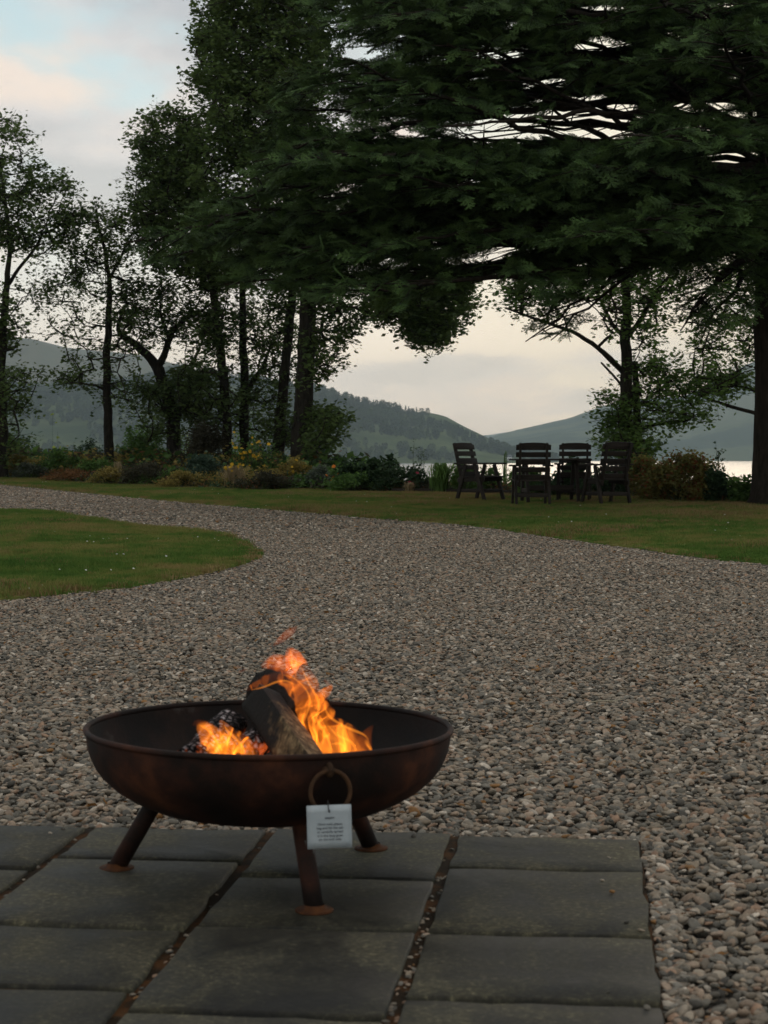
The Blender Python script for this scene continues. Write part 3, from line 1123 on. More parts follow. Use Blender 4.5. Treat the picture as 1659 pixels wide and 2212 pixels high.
def broadleaf(name, label, Y, trunks, crowns, seed, leaf='leaf', bark='bark', size=0.05, group=None, sub_r=0.30, spread=1.1, wob=0.16, up=0.15, k=8, dens=1.15, dens2=1.3):
    """trunks: [[(px, py, radius, dY)...]]; crowns: [(polygon px, clumps, leaves per clump)]"""
    r = np.random.default_rng(seed)
    b0 = P(trunks[0][0][0], trunks[0][0][1], Y)
    bz = float(terrain(b0.x, b0.y)) - 0.05
    root = empty(name, (b0.x, b0.y, bz))
    O = np.array(root.location)
    tb, nodes, nrad = MB(), [], []
    for t in trunks:
        pts = []
        for (px, py, rad, dY) in t:
            p = P(px, py, Y + dY)
            pts.append((*p, rad))
        if t is trunks[0]:
            pts.insert(0, (b0.x, b0.y, bz - 0.1, t[0][2] * 1.3)) if bz < b0.z else None
        pts = resample(pts, 0.18)
        pts[:, :3] += np.array([[fbm((seed, q * .35, 0)) * .035, fbm((seed, q * .35, 5)) * .06, 0] for q in range(len(pts))])
        pts[:, 3] *= 1 + 0.16 * np.array([fbm((seed * 2, q * .5, 3)) for q in range(len(pts))])
        tb.tube(pts[:, :3] - O, pts[:, 3], 10)
        nodes += [p[:3] for p in pts[len(pts) // 6:]]
        nrad += list(pts[len(pts) // 6:, 3])
    tb.build('trunk', M[bark], root, smooth=True)
    targets, per = [], []
    for poly, kc, per_c in crowns:
        kc, per_c = int(kc * dens), int(per_c * dens2)
        sp = sample_poly(poly, kc, r)
        for px, py in sp:
            dy = r.normal(0, spread)
            targets.append(P(px, py, Y + dy)); per.append(per_c)
    targets = np.array(targets)
    bb = MB()
    arr, segs = grow_branches(bb, nodes, nrad, targets, r, wob=wob, up=up)
    cen = []
    for t, kc in zip(targets, per):
        ns = max(2, kc // 9)
        subs = t + r.normal(0, sub_r, (ns, 3)) * np.array([1, 1, .65])
        for s in subs:
            m = max(3, int(kc / ns * r.uniform(.6, 1.4)))
            cen.append(s + r.normal(0, 0.085, (m, 3)) + (t - s) * r.random((m, 1)) * .45)
            bb.tube([t - O * 0, (t + s) / 2 + r.normal(0, .03, 3), s], [.006, .005, .003], 3, caps=False)
    bb.V = [v - O for v in bb.V]
    bb.build('branches', M[bark], root, smooth=True)['kind'] = 'stuff'
    cen = np.concatenate(cen)
    V, Q = leaf_quads(cen - O, size, r)
    c = MB().add(V, Q).build('crown', M[leaf], root)
    c['kind'] = 'stuff'
    tag(root, label, 'tree', group)
    return root


# the left edge tree
broadleaf('alder_tree', 'tall slim alder cut by the left picture edge with clumped leafy crown', 45.5,
          [[(4, 1000, .13, 0), (6, 900, .12, 0), (3, 800, .11, 0), (6, 720, .10, 0), (12, 640, .085, 0), (22, 540, .06, 0), (10, 420, .045, 0), (-10, 300, .03, 0), (-20, 250, .02, 0)],
           [(14, 620, .05, 0), (36, 585, .045, .2), (60, 560, .04, .4), (95, 500, .03, .6)]],
          [([(-110, 270), (-50, 240), (0, 242), (30, 262), (78, 290), (40, 308), (-10, 322), (-110, 330)], 30, 34),
           ([(-120, 350), (-20, 335), (60, 325), (80, 350), (120, 362), (165, 420), (158, 460), (140, 520), (70, 530), (0, 520), (-120, 540)], 130, 36),
           ([(90, 480), (150, 470), (165, 500), (120, 550), (60, 570), (40, 540)], 16, 26),
           ([(-120, 600), (20, 620), (70, 600), (110, 640), (70, 690), (40, 760), (-110, 780)], 48, 28),
           ([(-120, 800), (0, 790), (90, 790), (70, 850), (40, 900), (55, 1000), (-120, 1010)], 60, 34)], 11, size=0.058, dens=1.15, dens2=1.9, sub_r=.25)
broadleaf('alder_tree', 'slender single-stem tree with sparse open leaves second from the left', 46.5,
          [[(236, 985, .125, 0), (232, 880, .11, 0), (230, 780, .10, 0), (235, 690, .085, 0), (238, 620, .065, 0), (226, 540, .045, 0), (212, 480, .03, 0)],
           [(238, 600, .045, 0), (262, 555, .035, .2), (280, 510, .025, .3)]],
          [([(150, 455), (200, 440), (250, 460), (290, 480), (300, 530), (270, 570), (210, 580), (160, 560), (140, 510)], 60, 26),
           ([(85, 590), (130, 560), (190, 570), (250, 590), (330, 610), (320, 650), (250, 660), (180, 640), (100, 650)], 46, 22),
           ([(90, 640), (200, 660), (320, 660), (330, 760), (260, 780), (190, 760), (130, 740), (100, 690)], 46, 20),
           ([(100, 810), (150, 770), (220, 790), (250, 800), (320, 830), (290, 880), (200, 845), (105, 845)], 26, 24)], 12, size=0.056, wob=0.26, dens2=1.8, sub_r=.25)
broadleaf('alder_tree', 'forked leaning alder with thick crooked limbs spreading left and right', 47.0,
          [[(376, 1000, .19, 0), (374, 905, .17, 0), (362, 860, .16, 0), (344, 800, .14, 0), (317, 765, .11, 0), (285, 738, .09, .2), (255, 720, .07, .3), (258, 690, .045, .3), (275, 655, .02, .3)],
           [(340, 795, .10, 0), (362, 750, .085, -.2), (372, 715, .07, -.3), (400, 690, .05, -.3), (440, 670, .03, -.4), (470, 640, .012, -.4)],
           [(366, 735, .055, 0), (352, 700, .045, .2), (345, 650, .02, .3), (350, 610, .01, .3)], [(380, 900, .12, .2), (404, 840, .085, .4), (418, 780, .05, .5), (436, 740, .02, .6)]],
          [([(260, 640), (330, 610), (400, 610), (450, 630), (450, 690), (430, 740), (400, 760), (330, 730), (270, 700)], 80, 22),
           ([(290, 800), (340, 830), (420, 780), (470, 860), (450, 910), (390, 890), (300, 865)], 70, 30), ([(290, 880), (420, 880), (440, 960), (300, 960)], 26, 30)], 13, size=0.056, wob=0.28, dens2=1.7, sub_r=.26)
broadleaf('alder_tree', 'straight dark alder stem left of the pair behind the shrubs', 46.0,
          [[(492, 1000, .13, 0), (488, 900, .12, 0), (484, 820, .115, 0), (477, 760, .11, 0), (467, 690, .10, 0), (456, 600, .085, 0), (450, 480, .06, 0), (440, 380, .03, 0)]],
          [([(300, 300), (330, 240), (372, 232), (420, 270), (440, 330), (430, 420), (400, 520), (310, 500), (285, 470), (290, 410), (300, 360)], 150, 40),
           ([(310, 520), (420, 500), (520, 600), (480, 640), (400, 620), (320, 560)], 60, 36),
           ([(420, 640), (470, 650), (500, 720), (470, 800), (430, 740), (415, 690)], 30, 28), ([(400, 790), (470, 770), (520, 830), (510, 920), (430, 930), (390, 870)], 34, 24)], 14, size=0.06, dens=1.5, dens2=1.8, sub_r=.24)
broadleaf('alder_tree', 'narrow alder stem right of the pair, forking low behind shrubs', 47.5,
          [[(528, 1000, .13, 0), (527, 900, .12, 0), (530, 850, .115, 0), (525, 740, .10, 0), (524, 640, .085, 0), (528, 520, .06, 0)],
           [(530, 850, .08, 0), (552, 815, .07, .2), (570, 790, .05, .4), (590, 740, .035, .5)]],
          [([(480, 640), (560, 630), (600, 680), (610, 760), (590, 830), (560, 860), (520, 830), (500, 760)], 60, 24),
           ([(500, 830), (600, 850), (610, 930), (520, 960), (470, 900)], 44, 26), ([(540, 720), (640, 700), (650, 800), (600, 860), (550, 820)], 34, 26)], 15, size=0.056)
broadleaf('alder_tree', 'pale leaning trunk just left of the thick dark trunk', 46.0,
          [[(600, 1000, .15, 0), (606, 900, .14, 0), (612, 840, .13, 0), (619, 760, .12, 0), (630, 660, .11, 0), (640, 560, .08, 0)]],
          [([(560, 640), (650, 620), (640, 720), (600, 760), (570, 700)], 30, 26), ([(570, 850), (650, 840), (650, 960), (590, 960)], 30, 32)], 16, size=0.058)
broadleaf('alder_tree', 'massive tall tree with thick upright trunk and broad dark leafy crown', 43.5,
          [[(648, 1000, .27, 0), (655, 900, .225, 0), (659, 800, .21, 0), (664, 700, .20, 0), (667, 600, .19, 0), (668, 450, .16, 0), (655, 300, .12, 0), (635, 150, .08, 0), (615, 20, .05, 0), (600, -60, .02, 0)],
           [(667, 640, .09, 0), (720, 610, .08, -.3), (800, 615, .065, -.6), (880, 640, .05, -.8)], [(667, 520, .10, 0), (600, 400, .08, .3), (520, 300, .06, .5), (470, 180, .04, .5)]],
          [([(700, -70), (500, -70), (470, -10), (424, 25), (440, 60), (415, 88), (445, 130), (410, 165), (440, 200), (432, 250), (425, 290), (520, 330), (700, 300)], 300, 42),
           ([(440, 300), (700, 300), (740, 640), (640, 650), (520, 600), (430, 560), (410, 430)], 210, 42),
           ([(680, 640), (730, 650), (780, 690), (770, 730), (720, 780), (705, 830), (672, 840), (665, 760)], 40, 24),
           ([(672, 880), (710, 890), (742, 890), (730, 945), (690, 975), (655, 960)], 26, 34),
           ([(790, 640), (880, 600), (1010, 600), (1030, 650), (985, 690), (965, 735), (925, 746), (890, 738), (868, 700), (800, 680)], 110, 44)], 17, size=0.064, spread=1.4, dens=1.7, dens2=1.8, sub_r=.25)
broadleaf('maple_tree', 'slim tree rising behind the right-hand chair with two leafy tiers', 39.0,
          [[(1353, 1010, .16, 0), (1352, 900, .145, 0), (1353, 800, .125, 0), (1352, 720, .11, 0), (1354, 640, .095, 0), (1350, 560, .07, 0), (1345, 480, .04, 0)],
           [(1350, 808, .065, 0), (1318, 775, .06, -.3), (1285, 745, .05, -.5), (1235, 715, .04, -.8), (1160, 690, .03, -1), (1090, 665, .02, -1.1)],
           [(1353, 735, .05, 0), (1322, 700, .045, .3), (1300, 655, .03, .5)], [(1354, 730, .06, 0), (1385, 690, .05, -.2), (1410, 640, .04, -.4), (1450, 590, .03, -.5)],
           [(1345, 835, .03, 0), (1320, 805, .025, .2), (1298, 783, .02, .3)], [(1378, 990, .10, .6), (1376, 880, .09, .7), (1372, 780, .06, .7)],
           [(1376, 930, .05, .6), (1420, 915, .04, .3), (1480, 910, .025, .1)]],
          [([(1075, 640), (1090, 560), (1200, 500), (1350, 470), (1480, 500), (1520, 590), (1450, 650), (1330, 640), (1200, 660), (1130, 690)], 190, 30),
           ([(1330, 640), (1430, 640), (1425, 700), (1410, 735), (1370, 760), (1290, 700)], 40, 24),
           ([(1375, 780), (1420, 770), (1450, 800), (1480, 830), (1530, 880), (1512, 920), (1440, 915), (1380, 930), (1370, 850)], 62, 34),
           ([(1305, 850), (1340, 850), (1345, 940), (1400, 930), (1415, 985), (1385, 1000), (1320, 970), (1300, 940), (1318, 900)], 60, 40)], 18, leaf='leaf_mid', size=0.055, spread=0.9)
broadleaf('maple_tree', 'leafy green tree half hidden behind the thick right-edge trunk', 40.5,
          [[(1690, 1010, .17, 0), (1690, 900, .16, 0), (1680, 800, .13, 0), (1675, 700, .10, 0), (1660, 600, .06, 0)],
           [(1680, 915, .05, 0), (1630, 892, .045, -.3), (1585, 880, .04, -.5), (1530, 862, .03, -.8), (1492, 845, .02, -1)],
           [(1685, 870, .04, 0), (1620, 840, .035, -.5), (1560, 822, .025, -.8), (1500, 815, .02, -1)]],
          [([(1475, 640), (1560, 590), (1640, 565), (1760, 560), (1780, 830), (1640, 830), (1600, 780), (1520, 780), (1490, 770), (1515, 720)], 140, 34),
           ([(1490, 815), (1540, 800), (1600, 810), (1590, 840), (1530, 860), (1495, 845)], 36, 40)], 19, leaf='leaf_mid', size=0.055)

# ------------------------------------------------------------------ the great fir
m, n, l, out = new_mat('fir_needle')
oi = n.new('ShaderNodeObjectInfo'); ge = n.new('ShaderNodeNewGeometry'); tcn = n.new('ShaderNodeTexCoord')
sp = n.new('ShaderNodeSeparateXYZ'); l.new(tcn.outputs['Object'], sp.inputs[0])
tip = ramp(n, [(0.15, (0.006, 0.011, 0.005)), (0.55, (0.016, 0.032, 0.012)), (0.85, (0.040, 0.075, 0.024)), (1.0, (0.075, 0.130, 0.040))])  # tips pale with new growth; crown shade is worked into the inner colours
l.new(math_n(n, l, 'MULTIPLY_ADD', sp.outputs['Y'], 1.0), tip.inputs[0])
hs = n.new('ShaderNodeHueSaturation'); l.new(tip.outputs[0], hs.inputs['Color'])
v = math_n(n, l, 'MULTIPLY_ADD', oi.outputs['Random'], 1.0); v.node.inputs[2].default_value = 0.55; l.new(v, hs.inputs['Value'])
d = n.new('ShaderNodeBsdfPrincipled'); l.new(hs.outputs[0], d.inputs['Base Color']); d.inputs['Roughness'].default_value = 0.6; d.inputs['Specular IOR Level'].default_value = 0.2
l.new(d.outputs[0], out.inputs[0])
M['needle'] = m


def fir_spray(seed):
    """one flat spray about 1 unit long along +y: axis, side shoots, combs of needles"""
    r = np.random.default_rng(seed)
    mb = MB()

    def shoot(a, b, wid):
        a, b = np.array(a), np.array(b)
        L = np.linalg.norm(b - a); d = (b - a) / L
        s = np.cross(d, (0, 0, 1)); s /= np.linalg.norm(s); up = np.cross(s, d)
        mb.add([a - s * .006, a + s * .006, b + s * .003, b - s * .003], [(0, 1, 2, 3)])
        k = int(L / 0.032) + 2
        for q in range(k):
            p = a + d * L * (q + r.random()) / k
            for side in (-1, 1, 0):
                lat = s * side * r.uniform(.8, 1.1) if side else s * r.normal(0, .35)
                rise = up * (r.uniform(.1, .5) if side else r.uniform(.6, 1.0))
                nd = (lat + rise + d * r.uniform(.5, .9)); nd /= np.linalg.norm(nd)
                ln = wid * r.uniform(.75, 1.15)
                w = np.cross(nd, up + d * .3); w = w / (np.linalg.norm(w) + 1e-9) * 0.0085
                mb.add([p - w, p + w, p + nd * ln + w * .4, p + nd * ln - w * .4], [(0, 1, 2, 3)])
    droop = lambda y: -0.10 * y * y
    ax = [(r.normal(0, .012), y, droop(y)) for y in np.linspace(0, 1, 5)]
    for a, b in zip(ax[:-1], ax[1:]):
        shoot(a, b, 0.062)
    for q in range(5):
        y = 0.10 + q * 0.17
        for s in (-1, 1):
            ln = (0.46 * (1 - y * 0.75)) * r.uniform(.75, 1.15)
            a = R(r.uniform(42, 60))
            b0 = (0, y + r.normal(0, .02), droop(y))
            b1 = (s * math.sin(a) * ln, b0[1] + math.cos(a) * ln, droop(b0[1] + ln * .6) - 0.03 + r.normal(0, .03))
            shoot(b0, b1, 0.055)
            mid = (np.array(b0) + np.array(b1)) / 2
            b2 = mid + np.array([s * math.sin(a * .3), math.cos(a * .3), 0]) * ln * .42
            shoot(mid, b2, 0.05)
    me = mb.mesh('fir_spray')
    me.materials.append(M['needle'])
    return me


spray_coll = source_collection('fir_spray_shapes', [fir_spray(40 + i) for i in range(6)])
FIR_OUT = np.array([(620, -120), (600, 30), (560, 120), (575, 200), (520, 300), (540, 360), (440, 430), (380, 470), (250, 515), (268, 545), (300, 575), (400, 600), (520, 640),
                    (640, 640), (700, 690), (820, 690), (880, 650), (1000, 640), (1040, 600), (1090, 590), (1110, 640), (1150, 660), (1130, 725), (1160, 748), (1290, 748), (1270, 700), (1300, 640), (1350, 600), (1440, 580),
                    (1455, 690), (1500, 735), (1560, 720), (1640, 690), (2200, 760), (2300, -120)], float)
GAPS = [np.array(q, float) for q in (
    [(985, 272), (1060, 240), (1130, 228), (1195, 268), (1165, 310), (1090, 305), (975, 310)], [(1160, 248), (1230, 198), (1375, 218), (1390, 270), (1310, 315), (1220, 292)],
    [(1470, 340), (1560, 325), (1650, 325), (1650, 372), (1570, 380)], [(1110, 172), (1240, 155), (1250, 190), (1120, 200)], [(1225, 85), (1300, 60), (1395, 95), (1330, 140), (1230, 125)],
    [(1010, 105), (1150, 100), (1150, 135), (1020, 135)], [(1215, 0), (1330, 8), (1320, 40), (1210, 60)], [(945, 275), (1000, 265), (1000, 285), (950, 290)], [(975, 395), (1060, 370), (1050, 405), (980, 410)],
    [(1440, 180), (1490, 200), (1480, 240), (1420, 220)], [(1020, 560), (1100, 500), (1130, 520), (1060, 590)], [(895, 600), (935, 590), (940, 640), (900, 640)], [(1540, 90), (1590, 110), (1560, 140)])]
GAPS = [g.mean(0) + (g - g.mean(0)) * np.array([.86, .95] if k < 3 else [.7, .75]) for k, g in enumerate(GAPS)]
_g = np.random.default_rng(21)
for _ in range(46):          # pinholes of sky all through the crown
    _c = np.array([_g.uniform(620, 1620), _g.uniform(10, 600)]); _r = np.array([_g.uniform(12, 30), _g.uniform(6, 13)])
    _a = np.linspace(0, 6.283, 9)[:-1]
    GAPS.append(_c + np.stack([np.cos(_a), np.sin(_a)], 1) * _r * _g.uniform(.6, 1.2, (8, 1)))
FY_, FXp = 29.4, 1672
fr = np.random.default_rng(99)
fb = P(FXp, 1092, FY_)
fir = empty('fir_tree', (fb.x, fb.y, float(terrain(fb.x, fb.y)) - 0.03))
tag(fir, 'giant dark fir with thick trunk at right edge and limbs reaching across', 'tree')
FO = np.array(fir.location)
tz = np.array([0, .15, .5, 1.2, 2.5, 4, 6, 8, 10, 13, 17])
trad = np.array([.52, .42, .36, .33, .31, .30, .28, .25, .22, .15, .03])
tp = resample(np.column_stack([np.zeros(11), np.zeros(11), tz - .1, trad]), 0.25)
tp[:, 0] += [0.04 * fbm((3, q * .2, 1)) for q in range(len(tp))]
tmb = MB().tube(tp[:, :3], tp[:, 3] * (1 + np.array([0.05 * fbm((8, q * .6, 1)) for q in range(len(tp))])), 18)
tmb.build('trunk', M['bark_dark'], fir, smooth=True)
lmb, bmb = MB(), MB()
sp_pts, sp_rot, sp_scl = [], [], []


def in_gap(q):
    return any(pt_in(g, *q) for g in GAPS)


def proj(p):
    return CX + p[0] / p[1] * F, HY - (p[2] - H) / p[1] * F


def add_spray(p, d, s, free=False):
    if not free:
        sd_ = np.array([-d[1], d[0], 0]) * s * .30
        q = proj(p)
        q2 = proj(p + d * s * 0.8)
        if not pt_in(FIR_OUT, *q) or not pt_in(FIR_OUT, *q2):
            return
        md = p + d * s * .5
        pr = [q, q2, proj(md), proj(md + sd_), proj(md - sd_)]
        for g in GAPS:
            if any(pt_in(g, *z) for z in pr):
                return
    az = math.atan2(-d[0], d[1])
    pit = math.asin(max(-1, min(1, d[2])))
    sp_pts.append(p - FO)
    sp_rot.append((pit + fr.normal(.05, .24), fr.normal(0, .5), az))
    sp_scl.append((s, s, s))


def limb(start, end, r0, bow, laterals=True, bare=0.22, free=False, dens=1.0):
    start, end = np.array(start), np.array(end)
    L = np.linalg.norm(end - start)
    mid = (start + end) / 2 + np.array([fr.normal(0, .05 * L), fr.normal(0, .05 * L), bow * L])
    t = np.linspace(0, 1, max(8, int(L / .3)))[:, None]
    c = (1 - t) ** 2 * start + 2 * t * (1 - t) * mid + t * t * end
    c[1:-1] += fr.normal(0, .03, (len(c) - 2, 3))
    rr = r0 * (1 - t[:, 0]) ** 0.8 + 0.008
    lmb.tube(c - FO, rr, 8)
    dl = (end - start) / L
    side = np.array([-dl[1], dl[0], 0]); side /= np.linalg.norm(side) + 1e-9
    s = bare * L
    sgn = 1
    while s < L * 0.99:
        tt = s / L
        k = tt * (len(c) - 1); i = int(k); p = c[i] + (c[min(i + 1, len(c) - 1)] - c[i]) * (k - i)
        tg = c[min(i + 1, len(c) - 1)] - c[max(i - 1, 0)]; tg /= np.linalg.norm(tg)
        ll = min(2.1, (0.35 + 0.42 * L * (1 - tt) ** 0.8)) * fr.uniform(.6, 1.1)
        an = R(fr.uniform(40, 68))
        d = tg * math.cos(an) + side * sgn * math.sin(an) + np.array([0, 0, fr.uniform(-.22, .06)])
        d /= np.linalg.norm(d)
        e = p + d * ll
        if free or pt_in(FIR_OUT, *proj(e)) and not ((in_gap(proj(e)) or in_gap(proj((p + e) / 2))) and fr.random() < .8):
            m2 = (p + e) / 2 + np.array([0, 0, .04 * ll])
            bmb.tube([p - FO, m2 - FO, e - FO], [.014, .010, .004], 4, caps=False)
            q = fr.uniform(.1, .25)
            while q < ll:
                w = p + d * q + np.array([0, 0, .1 * ll * (q / ll) * (1 - q / ll)])
                for sg2 in (-1, 1):
                    if fr.random() < .80 * dens:
                        a2 = R(fr.uniform(25, 62)) * sg2
                        hd = np.array([d[0] * math.cos(a2) - d[1] * math.sin(a2), d[0] * math.sin(a2) + d[1] * math.cos(a2), d[2] + fr.normal(-.04, .14)])
                        hd /= np.linalg.norm(hd)
                        add_spray(w, hd, fr.uniform(.28, .52) * (1 - .3 * q / ll), free)
                q += fr.uniform(.17, .27)
            add_spray(e - d * .12, d, fr.uniform(.35, .5), free)
        sgn = -sgn
        s += fr.uniform(.14, .26)
    add_spray(c[-2], dl, .5, free)


def trunk_pt(z):
    return np.array([fb.x, fb.y, z])


# limbs that show: aimed at points spread over the crown
def big_limbs(k, x0, x1, y0, y1, yd0, yd1):
    done = 0
    tries = 0
    while done < k and tries < 4000:
        tries += 1
        px, py = fr.uniform(x0, x1), fr.uniform(y0, y1)
        if not pt_in(FIR_OUT, px, py):
            continue
        Yd = fr.uniform(yd0, yd1)
        e = np.array(P(px, py, Yd))
        horiz = math.hypot(e[0] - fb.x, e[1] - fb.y)
        z0 = max(4.45, e[2] + fr.uniform(-.22, .14) * horiz)
        if z0 > 14:
            continue
        if horiz > 11.5 or horiz < 1.2:
            continue
        bow = fr.uniform(-.02, .10)
        s0 = trunk_pt(z0); m0 = (s0 + e) / 2 + np.array([0, 0, bow * np.linalg.norm(e - s0)])
        hits = sum(in_gap(proj((1 - t) ** 2 * s0 + 2 * t * (1 - t) * m0 + t * t * e)) for t in np.linspace(.15, .95, 14))
        if hits > 1 and fr.random() < .82:
            continue
        limb(trunk_pt(z0), e, 0.022 + 0.0042 * horiz, bow)
        done += 1


limb(trunk_pt(4.75), np.array(P(1150, 222, 27.2)), .115, -.02)
limb(trunk_pt(5.6), np.array(P(262, 528, 25.5)), .075, .07, dens=.9)
limb(trunk_pt(6.0), np.array(P(470, 440, 25.0)), .075, .05)
limb(trunk_pt(6.8), np.array(P(560, 330, 25.5)), .075, .04)
limb(trunk_pt(5.2), np.array(P(520, 600, 27.0)), .07, .10, dens=.9)
limb(trunk_pt(5.0), np.array(P(330, 560, 28.0)), .07, .10, dens=.9)
limb(trunk_pt(4.5), np.array(P(1135, 738, 26.0)), .045, .15, dens=.6, bare=.5)
limb(trunk_pt(4.6), np.array(P(1190, 735, 27.0)), .04, .13, dens=.6, bare=.5)
limb(trunk_pt(4.5), np.array(P(1470, 715, 26.5)), .06, .08, dens=.8)
limb(trunk_pt(4.3), np.array(P(1520, 720, 27.5)), .05, .06, dens=.8)
limb(trunk_pt(4.5), np.array(P(1500, 660, 28.0)), .05, .06, dens=.8)
big_limbs(40, 560, 1060, -60, 380, 22.5, 31)
big_limbs(10, 600, 1000, -60, 120, 22.5, 31)
big_limbs(30, 440, 1060, 300, 640, 23, 31)
big_limbs(30, 1040, 1640, -60, 560, 22.5, 33)
big_limbs(22, 1000, 1640, -60, 230, 23, 34)
big_limbs(14, 1000, 1480, 330, 590, 22.5, 30)
big_limbs(8, 1660, 2200, 0, 560, 24, 34)
for q in range(16):          # the side away from the camera and the top
    a = R(fr.uniform(20, 160)); z0 = fr.uniform(8.5, 15); ln = (17 - z0) * 0.62
    limb(trunk_pt(z0), trunk_pt(z0) + np.array([math.cos(a) * ln * fr.choice([-1, 1]), math.sin(a) * ln, fr.uniform(-.6, .2)]), .05, .04, dens=.45, free=True)
lmb.build('limbs', M['bark_dark'], fir, smooth=True)
bmb.build('twigs', M['bark_dark'], fir, smooth=True)['kind'] = 'stuff'
print('fir sprays', len(sp_pts))
scatter('crown', np.array(sp_pts), np.array(sp_rot), np.array(sp_scl), fr.integers(0, 6, len(sp_pts)), spray_coll, fir)
#@@BED
# ================================================================== FLOWER BED
def LM(name, dark, light, **k):
    M[name] = leaf_mat(name, dark, light, **k)


LM('olive_yellow', (0.120, 0.103, 0.027), (0.342, 0.266, 0.077), world_scale=2)
LM('grey_green', (0.068, 0.088, 0.065), (0.171, 0.197, 0.145), world_scale=2)
LM('fresh_green', (0.045, 0.094, 0.024), (0.145, 0.256, 0.061), world_scale=2)
LM('rust_brown', (0.094, 0.048, 0.020), (0.274, 0.133, 0.054), world_scale=2)
LM('dark_green', (0.017, 0.038, 0.017), (0.058, 0.099, 0.041), world_scale=2)
LM('blue_green', (0.031, 0.061, 0.041), (0.085, 0.133, 0.088), world_scale=2)
LM('straw', (0.189, 0.145, 0.077), (0.479, 0.376, 0.223), world_scale=2)
LM('dark_heather', (0.027, 0.026, 0.017), (0.088, 0.079, 0.048), world_scale=2)
LM('lime', (0.171, 0.240, 0.042), (0.445, 0.513, 0.103), world_scale=2)
LM('autumn_mix', (0.085, 0.094, 0.027), (0.256, 0.214, 0.060), world_scale=2, tint=(0.20, 0.07, 0.025, 1), tint_amt=0.16)
M['yellow'] = principled('yellow_petal', [(0.3, (0.42, 0.24, 0.015)), (0.7, (0.52, 0.33, 0.02))], 20, 2, 0.8, 0)
M['orange'] = principled('orange_petal', [(0.3, (0.50, 0.14, 0.015)), (0.7, (0.58, 0.19, 0.02))], 20, 2, 0.8, 0)
M['pink'] = principled('pink_petal', [(0.3, (0.42, 0.11, 0.17)), (0.7, (0.52, 0.18, 0.24))], 20, 2, 0.8, 0)
M['crimson'] = principled('crimson_petal', [(0.3, (0.22, 0.015, 0.04)), (0.7, (0.30, 0.03, 0.06))], 20, 2, 0.8, 0)
M['stem'] = principled('green_stem', [(0.3, (0.03, 0.045, 0.016)), (0.7, (0.07, 0.085, 0.035))], 20, 3, 0.9, 0)


def flower_head(mb, c, r_, r, k=7):
    ax = r.normal(0, .45, 3) + np.array([0, -.75, .6]); ax /= np.linalg.norm(ax)
    u = np.cross(ax, (1, 0, 0)); u /= np.linalg.norm(u); w = np.cross(ax, u)
    for q in range(k):
        a = q / k * 6.283
        d0 = u * math.cos(a) + w * math.sin(a); s0 = -u * math.sin(a) + w * math.cos(a)
        mb.add([c, c + d0 * r_ * .6 + s0 * r_ * .33 + ax * r_ * .12, c + d0 * r_ * 1.05, c + d0 * r_ * .6 - s0 * r_ * .33 + ax * r_ * .12], [(0, 1, 2, 3)])


